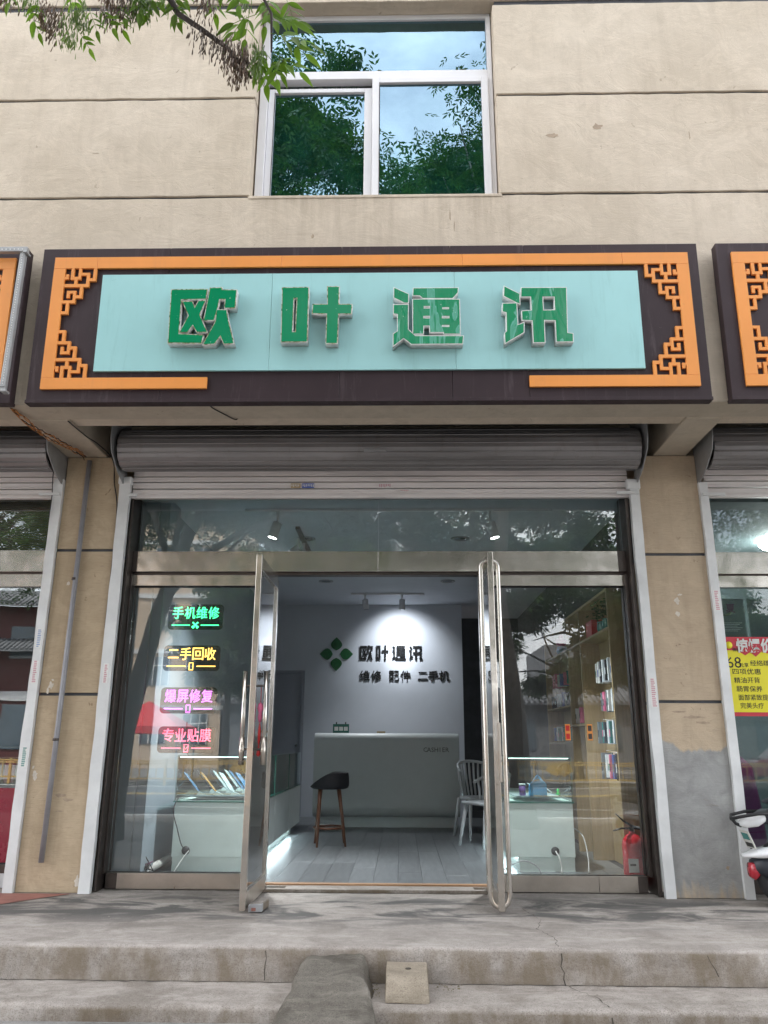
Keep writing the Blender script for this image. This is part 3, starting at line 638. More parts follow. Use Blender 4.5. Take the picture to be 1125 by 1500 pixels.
# ------------------------------------------------------------------ signboards
LET = {"ou":
[[[[-1.3927,0.8131],[-1.1368,0.8143],[-1.1413,0.737],[-1.3173,0.7351],[-1.3171,0.4669],[-1.1424,0.4559],[-1.1535,0.394],[-1.3885,0.3989]]],[[[-1.307,0.7183],[-1.2372,0.7177],[-1.216,0.6708],[-1.1939,0.724],[-1.1435,0.7236],[-1.1792,0.614],[-1.1167,0.4786],[-1.19,0.4791],[-1.2224,0.5351],[-1.2578,0.4783],[-1.3119,0.4787],[-1.2573,0.608]]],[[[-1.116,0.8242],[-1.0309,0.8268],[-1.033,0.8087],[-0.9247,0.8077],[-0.9296,0.6665],[-1.0039,0.6645],[-1.0028,0.7339],[-1.0452,0.7342],[-1.0527,0.6728],[-1.0752,0.5703],[-1.1463,0.5708]]],[[[-1.0594,0.6516],[-0.988,0.651],[-0.9801,0.5927],[-0.9246,0.3905],[-0.9949,0.3884],[-1.0222,0.4498],[-1.0623,0.3869],[-1.1411,0.3855],[-1.0626,0.5603]]]],"ye":
[[[[-0.5987,0.8219],[-0.4107,0.8234],[-0.4112,0.4001],[-0.5936,0.4013]],[[-0.5149,0.7402],[-0.4908,0.74],[-0.4937,0.4762],[-0.517,0.4763]]],[[[-0.2769,0.8273],[-0.1937,0.8265],[-0.1957,0.688],[-0.1008,0.6873],[-0.1053,0.6135],[-0.1955,0.6142],[-0.2002,0.3866],[-0.2785,0.3871],[-0.2768,0.6148],[-0.38,0.6187],[-0.3774,0.6895],[-0.2739,0.6887]]]],"tong":
[[[[0.1962,0.8169],[0.2995,0.7644],[0.2981,0.6964],[0.2714,0.6948],[0.1951,0.7374]]],[[[0.1924,0.6818],[0.2964,0.6822],[0.2956,0.4887],[0.3449,0.44],[0.6799,0.4376],[0.6732,0.3777],[0.3171,0.3771],[0.264,0.4225],[0.1909,0.363],[0.1908,0.4562],[0.2211,0.4771],[0.2212,0.6079],[0.1924,0.6112]]],[[[0.3333,0.8108],[0.6506,0.8111],[0.6482,0.7739],[0.6111,0.729],[0.3997,0.7308],[0.3776,0.7514],[0.3302,0.7518]]],[[[0.3289,0.7239],[0.6582,0.72],[0.6583,0.4528],[0.5446,0.4536],[0.5432,0.4657],[0.4469,0.4664],[0.4453,0.516],[0.4044,0.5163],[0.4017,0.4547],[0.3285,0.4552]],[[0.4075,0.6678],[0.4491,0.6675],[0.4489,0.6521],[0.4073,0.6524]],[[0.5378,0.6575],[0.5821,0.6572],[0.5819,0.6449],[0.5376,0.6453]],[[0.404,0.5912],[0.4483,0.5909],[0.4481,0.5756],[0.4039,0.576]],[[0.534,0.5902],[0.5837,0.5898],[0.5835,0.5746],[0.5338,0.575]],[[0.533,0.5202],[0.5826,0.5199],[0.5823,0.5078],[0.5328,0.5081]]]],"xun":
[[[[0.9767,0.8208],[1.0823,0.7597],[1.0825,0.6808],[1.0618,0.6896],[0.9707,0.7433]]],[[[0.9621,0.6855],[1.059,0.6871],[1.0608,0.5194],[1.1054,0.5372],[1.1013,0.4617],[0.9681,0.3786],[0.968,0.4566],[0.9822,0.4716],[0.9845,0.6142],[0.9572,0.6236]]],[[[1.0969,0.8073],[1.4134,0.8064],[1.4027,0.4565],[1.4406,0.4503],[1.4383,0.3886],[1.3228,0.3882],[1.3245,0.5507],[1.2462,0.5543],[1.2437,0.3839],[1.1646,0.3833],[1.1637,0.5519],[1.0924,0.5555],[1.0925,0.6256],[1.1616,0.6311],[1.1605,0.7356],[1.0913,0.7361]],[[1.2436,0.7349],[1.3265,0.7342],[1.3242,0.6329],[1.2442,0.6305]]]]}
FH = [  # fretwork bars of one corner in sign metres: u from the band's inner edge, v down from the band above
    (80, 125, 0, 155), (125, 185, 115, 155), (185, 225, 0, 155), (225, 345, 60, 98), (302, 345, 98, 215), (345, 435, 137, 178), (390, 435, 0, 137),
    (137, 180, 155, 215), (0, 345, 215, 257), (0, 55, 115, 150), (14, 55, 80, 115), (225, 268, 257, 410), (180, 225, 368, 410), (140, 180, 307, 478),
    (52, 140, 307, 345), (52, 94, 345, 405), (0, 140, 437, 478), (55, 97, 478, 625), (0, 55, 585, 625)]
TILT = Matrix.Rotation(R(2.0), 4, 'X')
def signboard(cx, label, seams, letters=True):
    S = thing('signboard', label, 'sign', (cx, -1.12, 3.335))
    o = Vector((cx, -1.12, 3.335))
    def B(name, m, u0, u1, v0, v1, d0, d1, parent=S, bevel=.0015): return box(name, m, parent, cx + u0, cx + u1, -1.12 - d1, -1.12 - d0, 3.335 + v0, 3.335 + v1, bevel)
    xs = [-2.393] + seams + [2.393]
    for a, c in zip(xs, xs[1:]): B('back_panel', 'sign_brown', a + .0012, c - .0012, 0, 1.206, -.075, 0.0)
    B('bottom_trim', 'sign_brown', -2.396, 2.396, -.012, .012, -.078, .006)
    ms = [-1.928, -.685, .630, 1.946]
    for a, c in zip(ms, ms[1:]): B('mint_panel', 'sign_mint', a + .001, c - .001, .218, .978, .001, .02)
    os_ = [-2.293, -1.975, -.622, .690, 1.843, 2.316]
    for a, c in zip(os_, os_[1:]): B('orange_strip', 'sign_orange', a + .0008, c - .0008, 1.0335, 1.124, .001, .02)
    B('orange_strip', 'sign_orange', -2.293, -2.206, .170, 1.0325, .001, .02); B('orange_strip', 'sign_orange', 2.229, 2.316, .170, 1.0325, .001, .02)
    B('orange_strip', 'sign_orange', -2.293, -1.115, .085, .169, .001, .02); B('orange_strip', 'sign_orange', 1.138, 2.316, .085, .169, .001, .02)
    for sx in (-1, 1):
        for sv in (-1, 1):
            b = MB()
            for x0, x1, y0, y1 in FH:
                u0, u1 = x0 * 5.3e-4 + .0005, x1 * 5.3e-4; v0, v1 = y0 * 5.9e-4 + .0005, y1 * 5.9e-4
                U0, U1 = (-2.206 + u0, -2.206 + u1) if sx < 0 else (2.229 - u1, 2.229 - u0)
                V0, V1 = (1.033 - v1, 1.033 - v0) if sv > 0 else (.1695 + v0, .1695 + v1)
                b.box(cx + U0, cx + U1, -1.12 - .0195, -1.12 - .001, 3.335 + V0, 3.335 + V1)
            b.build('fretwork', 'sign_orange', S)
    if letters:
        for key in ('ou', 'ye', 'tong', 'xun'):
            wr = key in ('tong', 'xun')
            root = None
            for poly in LET[key]:
                for nm, m, d0, d1, off in (('letter', 'letter_side', .022, .088, .004), ('rim', 'letter_rim_white' if wr else 'letter_rim', .0882, .0892, .0035), ('face', 'letter_face_wrinkled' if wr else 'letter_face', .0893, .0903, -.002)):
                    me = curve_mesh(poly, (d1 - d0) / 2, off)
                    for v in me.vertices: v.co = Vector((v.co.x, -((d0 + d1) / 2) - v.co.z, v.co.y))
                    me.name = nm; me.materials.clear(); me.materials.append(MATS[m])
                    bm = bmesh.new(); bm.from_mesh(me); bmesh.ops.remove_doubles(bm, verts=bm.verts, dist=1e-5); bmesh.ops.recalc_face_normals(bm, faces=bm.faces); bm.to_mesh(me); bm.free()
                    ob = bpy.data.objects.new(nm, me); COL.objects.link(ob)
                    if nm == 'letter': stroke = ob
                    LP.setdefault(key, []).append(ob) ; ob.parent = S
    S.rotation_euler = (R(2.0), 0, 0)
    return S
LP = {}
SG = signboard(-.24, 'brown and orange signboard with mint panel and four big green characters above the open shop', [-1.45, -.187, .6045, 1.138])
# join the strokes of each character: one letter, one rim, one face
def join_meshes(obs, name, parent):
    bm = bmesh.new()
    for o in obs: bm.from_mesh(o.data)
    me = bpy.data.meshes.new(name); bm.to_mesh(me); bm.free(); me.materials.append(obs[0].data.materials[0])
    for o in obs: bpy.data.objects.remove(o)
    n = bpy.data.objects.new(name, me); COL.objects.link(n); n.parent = parent; return n
for key, obs in LP.items():
    ls, rs, fs = obs[0::3], obs[1::3], obs[2::3]
    L = join_meshes(ls, 'letter', SG); join_meshes(rs, 'rim', L); join_meshes(fs, 'face', L)
SL = signboard(-.24 - 4.899 + .0, 'dark brown signboard with orange border and grey lamp rail, cut off at left edge', [-1.2, 0, 1.2], False)
SR = signboard(-.24 + 4.921, 'dark brown signboard with orange fretwork border, cut off at right edge', [-1.45, -.2, 1.2], False)
# grey perforated lamp rail round the left neighbour's sign
LR = thing('lamp_rail', 'grey perforated metal lamp rail framing the left neighbouring signboard', 'lamp rail', (-2.8, -1.2, 3.37))
b = MB(); b.box(-2.775, -2.735, -1.225, -1.19, 3.40, 4.50); b.build('upright', 'grey_sheet', LR, .004)
b = MB(); b.box(-7.4, -2.72, -1.235, -1.20, 4.475, 4.515); b.build('crossbar', 'grey_sheet', LR, .004)
b = MB(); b.box(-7.4, -2.735, -1.22, -1.19, 3.375, 3.41); b.build('crossbar', 'grey_sheet', LR, .004)
b = MB()
for i in range(52): b.box(-2.757, -2.753, -1.2275, -1.225, 3.42 + i * .0205, 3.428 + i * .0205)
for i in range(70): b.box(-2.76 - i * .03, -2.752 - i * .03, -1.2375, -1.235, 4.488, 4.496)
b.build('perforations', 'paper_white', LR, kind='stuff')
b = MB(); b.box(-2.745, -2.715, -1.245, -1.18, 4.46, 4.475); b.box(-2.76, -2.72, -1.235, -1.18, 3.36, 3.375); b.build('corner_bracket', 'grey_sheet', LR, .003)

# ------------------------------------------------------------------ roller shutters
def shutter(x0, x1, cx, label, zbot, stickers=True):
    T = thing('roller_shutter', label, 'roller shutter', (cx, .0, 3.0))
    z = zbot
    hs = [.062, .058, .05, .038]
    box('bottom_bar', 'shutter_paint', T, x0 + .02, x1 - .02, .008, .05, z - .025, z, .003)
    for h in hs:
        b = MB()   # rolled slat: flat face with a raised lip below
        b.prism([(.018, z + .001), (.018, z + .010), (.026, z + .015), (.026, z + h - .008), (.046, z + h - .008), (.046, z + .001)], 'X', x0 + .03, x1 - .03)
        b.build('slat', 'shutter_paint', T, .0015); z += h
    b = MB(); b.prism([(-.055, 3.19), (.01, z + .004), (.03, z + .004), (.03, z - .01), (.046, z), (.046, 3.23)], 'X', x0 + .03, x1 - .03); b.build('slat', 'shutter_paint', T)
    # coiled part: slats laid round the drum
    yc, zc, r, n = -.17, 3.325, .165, 14
    for i in range(n):
        a0, a1 = 2 * math.pi * (i + .03) / n, 2 * math.pi * (i + .97) / n
        am = (a0 + a1) / 2
        P = [(yc + math.cos(a0) * r, zc + math.sin(a0) * r), (yc + math.cos(am) * (r + .004), zc + math.sin(am) * (r + .004)), (yc + math.cos(a1) * r, zc + math.sin(a1) * r), (yc + math.cos(a1) * (r - .02), zc + math.sin(a1) * (r - .02)), (yc + math.cos(a0) * (r - .02), zc + math.sin(a0) * (r - .02))]
        b = MB(); b.prism(P, 'X', x0 + .0, x1 - .0); b.build('coiled_slat', 'shutter_coil', T)
        b = MB(); b.tube([(x0 + .01, yc + math.cos(a1 + .02) * (r + .002), zc + math.sin(a1 + .02) * (r + .002)), (x1 - .01, yc + math.cos(a1 + .02) * (r + .002), zc + math.sin(a1 + .02) * (r + .002))], .006, 6); b.build('slat_rib', 'shutter_coil', T)
    b = MB(); b.lathe([(0, x0 + .03), (r - .03, x0 + .03), (r - .03, x1 - .03), (0, x1 - .03)], (0, yc, zc), 20, 'X'); b.build('drum', 'dark_steel', T)
    xm = (x0 + x1) / 2
    b = MB(); b.box(xm - .02 - .09, xm - .02 + .09, yc - r - .006, yc - r + .01, zc - .075, zc - .05); b.build('lock', 'grey_sheet', T, .003)
    for s, xe in ((-1, x0), (1, x1)):
        e0, e1 = (xe - .035, xe - .028) if s < 0 else (xe + .028, xe + .035)
        P = [(-.40, 3.60), (-.40, 3.35), (-.36, 3.25), (-.20, 3.14), (-.05, 3.085), (.02, 3.085), (.02, 3.70), (-.40, 3.70)]
        b = MB(); b.prism(P, 'X', e0, e1); b.build('end_plate', 'grey_sheet', T, .002)
    b = MB(); b.box(x0, x1, -.05, .0, 3.62, 3.72); b.build('mounting_bar', 'dark_steel', T)
    return T
ST = shutter(-2.255, 1.895, -.18, 'rolled up shutter with grey coil and whitish slats above the open shop doors', 3.0)
shutter(-6.85, -2.83, -4.8, 'rolled up shutter over left neighbouring shop, cut off at left edge', 3.0)
shutter(2.46, 6.5, 4.5, 'rolled up shutter over right neighbouring shop, cut off at right edge', 3.0)
box('handle', 'shutter_paint', ST, -.24, -.12, -.012, .01, 2.972, 2.985, .003)
# painted guide rails
def guide(x0, x1, label, zt=3.14):
    T = thing('shutter_guide', label, 'guide rail', ((x0 + x1) / 2, -.02, 0), 'white shutter guide rails')
    from mathutils import noise
    vs = []; n = 60
    for i in range(n + 1):
        z = zt * i / n
        j0 = noise.noise(Vector((x0 * 3, z * 4, 1))) * .007; j1 = noise.noise(Vector((x1 * 3, z * 4, 2))) * .004
        vs += [(x0 + j0, -.034, z), (x1 + j1, -.034, z), (x1 + j1, .012, z), (x0 + j0, .012, z)]
    b = MB(); b.add(vs, [(4 * i + a, 4 * i + (a + 1) % 4, 4 * i + 4 + (a + 1) % 4, 4 * i + 4 + a) for i in range(n) for a in range(4)] + [(3, 2, 1, 0), (4 * n, 4 * n + 1, 4 * n + 2, 4 * n + 3)])
    b.build('channel', 'white_paint_guide', T)
    xi = x1 if x1 < -2.25 and x1 > -2.4 or x1 > 2.45 else x0
    return T
G1 = guide(-2.315, -2.228, 'white guide rail along left jamb of the open shop', 3.13)
G2 = guide(1.862, 1.937, 'white guide rail along right jamb of the open shop', 3.10)
G3 = guide(-2.862, -2.789, 'white guide rail of left neighbouring shop, left of grey conduit pillar', 3.13)
G4 = guide(2.424, 2.492, 'white guide rail of right neighbouring shop, behind the parked scooter', 3.09)
box('end_stop', 'white_paint_guide', G1, -2.33, -2.22, -.04, .02, 3.085, 3.15, .01); box('end_stop', 'white_paint_guide', G2, 1.84, 1.95, -.04, .02, 3.03, 3.12, .012)
box('latch', 'white_paint_guide', G1, -2.235, -2.165, -.04, -.02, 2.978, 3.003, .002); box('latch', 'white_paint_guide', G2, 1.75, 1.93, -.05, -.036, 2.985, 3.01, .002)
box('latch', 'white_paint_guide', G3, -2.97, -2.80, -.05, -.036, 2.985, 3.008, .002); box('latch', 'white_paint_guide', G4, 2.44, 2.62, -.05, -.036, 2.97, 2.995, .002)
# torn bill stickers
rr = random.Random(3)
def sticker(x, y, z, w, h, base, label, inkm='blue', rot=0.0):
    T = thing('sticker', label, 'sticker', (x, y, z))
    box('paper', base, T, x - w / 2, x + w / 2, y - .001, y, z - h / 2, z + h / 2)
    b = MB()
    if h > w:
        for i in range(int(h / .014)): b.box(x - w * .3, x + w * rr.uniform(.1, .34), y - .0016, y - .0011, z - h / 2 + .006 + i * .014, z - h / 2 + .014 + i * .014)
    else:
        for i in range(int(w / .014)): b.box(x - w / 2 + .005 + i * .014, x - w / 2 + .013 + i * .014, y - .0016, y - .0011, z - h * rr.uniform(.1, .34), z + h * .3)
    b.build('print', {'pink': 'faded_pink', 'blue': 'faded_blue'}.get(inkm, inkm), T)
sticker(-2.272, -.0345, 1.55, .04, .15, 'paper_white', 'red printed sticker on guide rail left of the neon signs', 'pink')
sticker(1.905, -.0345, 1.42, .05, .22, 'paper_white', 'long pink printed sticker on right guide rail at shoulder height', 'pink')
sticker(-2.825, -.0345, 1.82, .045, .15, 'paper_white', 'blue sticker highest on guide rail of left neighbouring shop', 'blue')
sticker(-2.825, -.0345, 1.56, .045, .17, 'paper_white', 'red sticker on guide rail of left neighbouring shop under the blue one', 'pink')
sticker(-2.825, -.0345, .93, .045, .14, 'paper_white', 'green lettered sticker lowest on left neighbouring guide rail', 'teal_jar')
sticker(2.458, -.0345, 2.12, .045, .16, 'paper_white', 'red and blue sticker on guide rail of right neighbouring shop', 'pink')
sticker(-.764, .0175, 3.083, .10, .04, 'plate_blue', 'blue bill sticker on white shutter slat, left of centre', 'paper_white')
sticker(-.867, .0175, 3.083, .08, .04, 'shelf_wood', 'tan bill sticker on shutter slat beside the blue one', 'paper_white')
sticker(-.13, .0175, 3.083, .10, .045, 'paper_white', 'pink and green bill sticker near middle of white shutter', 'pink')
sticker(.036, .0075, 3.035, .08, .022, 'paper_white', 'small red bill sticker on lowest white shutter slat', 'pink')

# grey conduit and loose wires
CP = thing('conduit_pipe', 'long grey conduit pipe clipped up the left pillar', 'pipe', (-2.6, -.03, .2))
MB().tube([(-2.602, -.032, .205), (-2.595, -.032, 1.2), (-2.59, -.032, 3.29)], .0195, 14).build('pipe', 'conduit_grey', CP)
for z in (1.05, 2.28): MB().tube([(-2.60, -.032, z), (-2.60, -.032, z + .018)], .0235, 14).build('clip', 'dark_steel', CP)
MB().tube([(-2.60, -.032, 2.35 + .2), (-2.60, -.032, 2.351)], .001, 4).build('seam', 'dark_steel', CP)
def wire(name, pts, r, m, label, cat='wire', smoothn=6):
    P = [Vector(p) for p in pts]; out = []
    for i in range(len(P) - 1):
        p0, p1, p2, p3 = P[max(i - 1, 0)], P[i], P[i + 1], P[min(i + 2, len(P) - 1)]
        for k in range(smoothn):
            t = k / smoothn; out.append(.5 * ((2 * p1) + (p2 - p0) * t + (2 * p0 - 5 * p1 + 4 * p2 - p3) * t * t + (3 * p1 - p0 - 3 * p2 + p3) * t ** 3))
    out.append(P[-1]); return MB().tube(out, r, 6).build(name, m, None, label=label, cat=cat)
wire('wire', [(-2.47, -.78, 3.33), (-2.44, -.5, 3.32), (-2.42, -.3, 3.33), (-2.40, -.02, 3.30), (-2.37, -.012, 3.1), (-2.325, -.012, 2.88), (-2.318, -.012, 2.5), (-2.322, -.012, 1.9)], .005, 'cable_black', 'thin dark wire running down the left pillar to the guide rail')
TW = thing('wire_bundle', 'tangled orange brown wires under signboard at the left pillar', 'wires', (-2.75, -.5, 3.3))
for k in range(6):
    r3 = random.Random(k); p = [(-2.80 + .004 * k, -1.0, 3.335)]
    for t in range(1, 7): p.append((-2.80 + t * .035 + r3.uniform(-.025, .025), -1.0 + t * .155, 3.325 - abs(r3.gauss(0, .02)) - (.015 if 1 < t < 5 else 0)))
    P = [Vector(q) for q in p]; out = []
    for i in range(len(P) - 1):
        for q in range(5): out.append(P[i].lerp(P[i + 1], q / 5) + Vector((math.sin(i * 5 + q * 1.9 + k) * .006, 0, math.cos(i * 5 + q * 2.1 + k * 2) * .006)))
    MB().tube(out, .0035, 5).build('wire', 'cable_orange' if k % 3 else 'cable_black', TW)
wire('wire', [(-1.35, -1.05, 3.335), (-1.34, -.98, 3.338), (-1.27, -.85, 3.338), (-1.22, -.775, 3.338), (-1.2, -.77, 3.37)], .0045, 'cable_black', 'short dark wire crossing the beam underside below the sign')
wire('wire', [(-2.875, -.06, 3.3), (-2.87, -.05, 3.1), (-2.862, -.045, 2.98), (-2.865, -.045, 2.8)], .004, 'cable_black', 'dark wire beside end plate of left neighbouring shutter')

# ------------------------------------------------------------------ glazed shop front
SF = thing('glass_storefront', 'stainless steel and glass shop front with two doors swung open', 'shop front', (-.18, .2, 0))
def F(name, m, x0, x1, y0, y1, z0, z1, bv=.002, parent=SF): return box(name, m, parent, x0, x1, y0, y1, z0, z1, bv)
for x0, x1 in ((-2.205, -.186), (-.184, 1.83)): F('header_beam', 'brushed_steel', x0, x1, .135, .26, 2.385, 2.555)
F('header_shadow_gap', 'dark_steel', -2.2, 1.83, .17, .25, 2.362, 2.384)
F('top_rail', 'brushed_steel', -2.205, -1.04, .16, .235, 2.272, 2.361); F('top_rail', 'brushed_steel', .70, 1.83, .16, .235, 2.272, 2.361)
F('bottom_rail', 'worn_steel', -2.19, -1.04, .16, .235, .004, .112); F('bottom_rail', 'worn_steel', .70, 1.445, .16, .235, .004, .115); F('bottom_rail', 'worn_steel', 1.448, 1.80, .16, .235, .004, .115)
F('end_cap', 'dark_steel', -2.19, -2.105, .156, .1595, .004, .112); F('end_cap', 'dark_steel', 1.73, 1.80, .156, .1595, .004, .115)
F('end_cap', 'dark_steel', 1.765, 1.83, .131, .1345, 2.385, 2.555); F('end_cap', 'dark_steel', -2.205, -2.165, .131, .1345, 2.385, 2.555)
F('jamb', 'dark_steel', -2.228, -2.206, .03, .27, .002, 3.02); F('jamb', 'dark_steel', 1.832, 1.861, .03, .27, .002, 3.02)
F('jamb', 'dark_steel', -2.2055, -2.192, .12, .27, .113, 2.362); F('jamb', 'dark_steel', 1.805, 1.831, .12, .27, .116, 2.362)
F('stile', 'steel_upright', -1.045, -1.03, .16, .235, .004, 2.361); F('stile', 'steel_upright', .69, .699, .16, .235, .004, 2.361)
F('pane', 'pane_glass', -2.19, -1.046, .195, .205, .113, 2.27, 0); F('pane', 'pane_glass', .70, 1.804, .195, .205, .116, 2.27, 0)
F('transom_pane', 'transom_glass', -2.19, -.186, .195, .205, 2.556, 3.10, 0); F('transom_pane', 'transom_glass', -.183, 1.83, .195, .205, 2.556, 3.10, 0)
F('seal', 'black_rubber', 1.80, 1.8045, .188, .194, .116, 2.27, 0); F('seal', 'black_rubber', .70, 1.80, .188, .194, 2.262, 2.271, 0); F('seal', 'black_rubber', -2.19, -1.05, .188, .194, 2.262, 2.271, 0)
F('seal', 'black_rubber', -2.19, -1.05, .188, .194, .1125, .117, 0); F('seal', 'black_rubber', .70, 1.80, .188, .194, .1155, .119, 0)
F('head_trim', 'wall_white', -2.20, 1.83, .21, .30, 3.02, 3.12)
F('sill_stone', 'step_concrete', -1.03, .69, .085, .245, .0, .024, .004); F('threshold', 'threshold_wood', -1.03, .69, .247, .30, .0, .036, .003)
F('pivot_plate', 'brushed_steel', -1.00, -.85, .12, .20, .0245, .027, 0); F('pivot_plate', 'brushed_steel', .53, .68, .12, .20, .0245, .027, 0)
def door(xc, yh, yf, zt, label):
    """a leaf swung out square to the front; hinge stile near the frame is the door's own mesh"""
    w = .02
    D = box('door', 'steel_upright', SF, xc - .0205, xc + .0205, yf, yf + .042, .02, zt, .003)
    D['label'] = label
    def K(name, m, *a, bv=.002): return box(name, m, D, *a, bv)
    K('hinge_stile', 'polished_steel', xc - w, xc + w, yh - .045, yh, .024, zt - .03)
    K('top_rail', 'brushed_steel', xc - w, xc + w, yf + .043, yh - .046, zt - .105, zt - .01)
    K('bottom_rail', 'worn_steel', xc - w, xc + w, yf + .043, yh - .046, .024, .125)
    K('glass', 'pane_glass', xc - .005, xc + .005, yf + .043, yh - .046, .126, zt - .106, bv=0)
    return D
D1 = door(-1.008, .13, -.685, 2.335, 'left glass door leaf with straight bar handles')
D2 = door(.640, .13, -.640, 2.365, 'right glass door leaf with tall looped handles')
for s, x in ((-1, -1.078), (1, -.93)):
    b = MB(); b.tube([(x, -.61, .905), (x, -.61, 1.52)], .0155, 14); b.build('handle', 'polished_steel', D1)
    b = MB(); b.tube([(x, -.61, .90), (x, -.61, 1.08)], .019, 14); b.build('handle_grip', 'worn_steel', D1)
    b = MB()
    for z in (1.0, 1.42): b.tube([(-1.008, -.61, z), (x, -.61, z)], .008, 8)
    b.build('handle_post', 'dark_steel', D1)
for s in (-1, 1):
    x = .640 + s * .062; P = [(.640 + s * .012, -.56, .035)]
    for k in range(7): a = math.pi / 2 * k / 6; P.append((.640 + s * (.012 + .05 * math.sin(a)), -.56, .035 + .075 * (1 - math.cos(a)) + .0))
    for k in range(7): a = math.pi / 2 * k / 6; P.append((.640 + s * (.012 + .05 * math.cos(a)), -.56, 2.265 + .05 * math.sin(a)))
    P.append((.640 + s * .012, -.56, 2.315))
    b = MB(); b.tube(P, .0165, 14); b.build('handle', 'polished_steel', D2)
box('lock', 'worn_steel', D2, .652, .668, -.655, -.60, .80, 1.18, .003)
# red knot charm on the inner handle
KC = thing('knot_charm', 'red knotted charm with tassel hanging on the left door handle', 'ornament', (-.965, -.6, 1.4))
b = MB(); b.tube([(-.965, -.6, 1.42), (-.965, -.6, 1.30)], .0025, 6); b.build('cord', 'box_red', KC)
b = MB(); b.lathe([(0, 1.31), (.014, 1.30), (.022, 1.27), (.012, 1.24), (.016, 1.21), (.010, 1.18), (0, 1.175)], (-.965, -.6, 0), 10); b.build('knot', 'pink', KC)
b = MB(); b.lathe([(.003, 1.18), (.011, 1.12), (.009, 1.05), (.004, 1.03), (.012, .985), (.016, .965), (0, .95)], (-.965, -.6, 0), 8); b.build('tassel', 'box_red', KC)
# ------------------------------------------------------------------ shop interior
FL = box('shop_floor', 'floor_base', None, -2.2, 1.98, .30, 7.2, -.02, .020, kind='structure')
mesh_cache = {}
rr = random.Random(21)
pw = .19
for i in range(21):
    x = -2.02 + i * pw; y = .302; first = True
    while y < 5.75:
        L = min((.35 + .85 * rr.random()) if first else 1.2, 5.75 - y); first = False
        if L < .12: break
        key = round(L, 2)
        if key not in mesh_cache:
            o = MB().box(-pw / 2 + .0009, pw / 2 - .0009, .0009, key - .0009, 0, .0095).build('plank', 'floor_plank', None, .0007, 1); mesh_cache[key] = o
        else:
            o = mesh_cache[key].copy(); COL.objects.link(o)
        o.name = 'plank'; o.parent = FL; o.location = Vector((x, y, .0205 + rr.uniform(0, .0006))) - _org(FL); y += key
SH = 'structure'
box('interior_wall_left', 'wall_blue_grey', None, -2.33, -2.06, .271, 5.8, .0, 3.2, kind=SH)
box('interior_wall_right', 'dark_room', None, 1.965, 2.10, .271, 7.2, .0, 3.2, kind=SH)
box('interior_ceiling', 'ceiling_white', None, -2.3, 2.09, .301, 7.2, 3.06, 3.15, kind=SH)
b = MB(); b.box(-1.43, .92, 5.75, 5.87, .02, 3.06); b.box(-2.06, -1.43, 5.75, 5.87, 2.075, 3.06); b.build('interior_back_wall', 'wall_white', None, kind=SH)
box('corridor_wall', 'dark_room', None, -2.2, 2.05, 7.1, 7.2, 0, 3.2, kind=SH)
box('interior_corner_column', 'wall_blue_grey', None, -2.06, -1.98, .30, .62, .02, 3.06, kind=SH)
DR = thing('inner_door', 'plain grey door in the back wall left of the wall lettering', 'door', (-1.65, 5.8, 0))
box('leaf', 'door_grey', DR, -2.05, -1.475, 5.79, 5.83, .03, 2.03, .003); box('frame', 'door_grey', DR, -1.475, -1.432, 5.74, 5.84, .02, 2.07, .003); box('frame', 'door_grey', DR, -2.06, -1.475, 5.74, 5.84, 2.03, 2.073, .003)
b = MB(); b.lathe([(0, 5.76), (.018, 5.765), (.018, 5.79)], (-1.53, 0, 1.0), 10, 'Y'); b.build('knob', 'polished_steel', DR)
# wall lettering and leaf emblem
WS = thing('wall_lettering', 'black characters and four-leaf green emblem mounted on the white back wall', 'wall sign', (-.15, 5.745, 1.9))
u0, u1 = -1.393, 1.50; v0, v1 = .355, .815
allx = [p[0] for k in LET for poly in LET[k] for p in poly[0]]; allv = [p[1] for k in LET for poly in LET[k] for p in poly[0]]
spans = {'ou': (-.617, -.415), 'ye': (-.372, -.180), 'tong': (-.128, .080), 'xun': (.120, .325)}
for key in LET:
    xs = [p[0] for poly in LET[key] for p in poly[0]]; a, c = min(xs), max(xs); zs = [p[1] for poly in LET[key] for p in poly[0]]; za, zc = min(zs), max(zs)
    A, C = spans[key]; bm = bmesh.new()
    for poly in LET[key]:
        P = [[(A + (p[0] - a) / (c - a) * (C - A), 2.222 + (p[1] - za) / (zc - za) * .225) for p in ring] for ring in poly]
        me = curve_mesh(P, .006, -.003); bm.from_mesh(me)
    for v in bm.verts: v.co = Vector((v.co.x + .15, -.012 - v.co.z, v.co.y - 1.9))
    me = bpy.data.meshes.new('letter'); bm.to_mesh(me); bm.free(); me.materials.append(MATS['letter_black']); o = bpy.data.objects.new('letter', me); COL.objects.link(o); o.parent = WS
for ch, x in zip('维修配件二手机', (-.535, -.365, -.10, .07, .325, .48, .64)):
    text('letter', ch, 'letter_black', WS, x, 5.745, 1.998, w=.15 if ch != '二' else .145, h=.15 if ch != '二' else .11, bold=.008, depth=.016)
for k in range(4):
    b = MB(); a = k * math.pi / 2; n = 10; P = []
    for i in range(n + 1): t = i / n; P.append((.085 * math.sin(math.pi * t ** .8), .055 + .195 * t))
    out = P + [(-q[0], q[1]) for q in reversed(P[1:-1])]
    pts = [(-.965 + q[0] * math.cos(a) - q[1] * math.sin(a), 2.315 + q[0] * math.sin(a) + q[1] * math.cos(a)) for q in out]
    b.prism(pts, 'Y', 5.728, 5.744); b.build('leaf_emblem', 'leaf_green_sign', WS, .003)
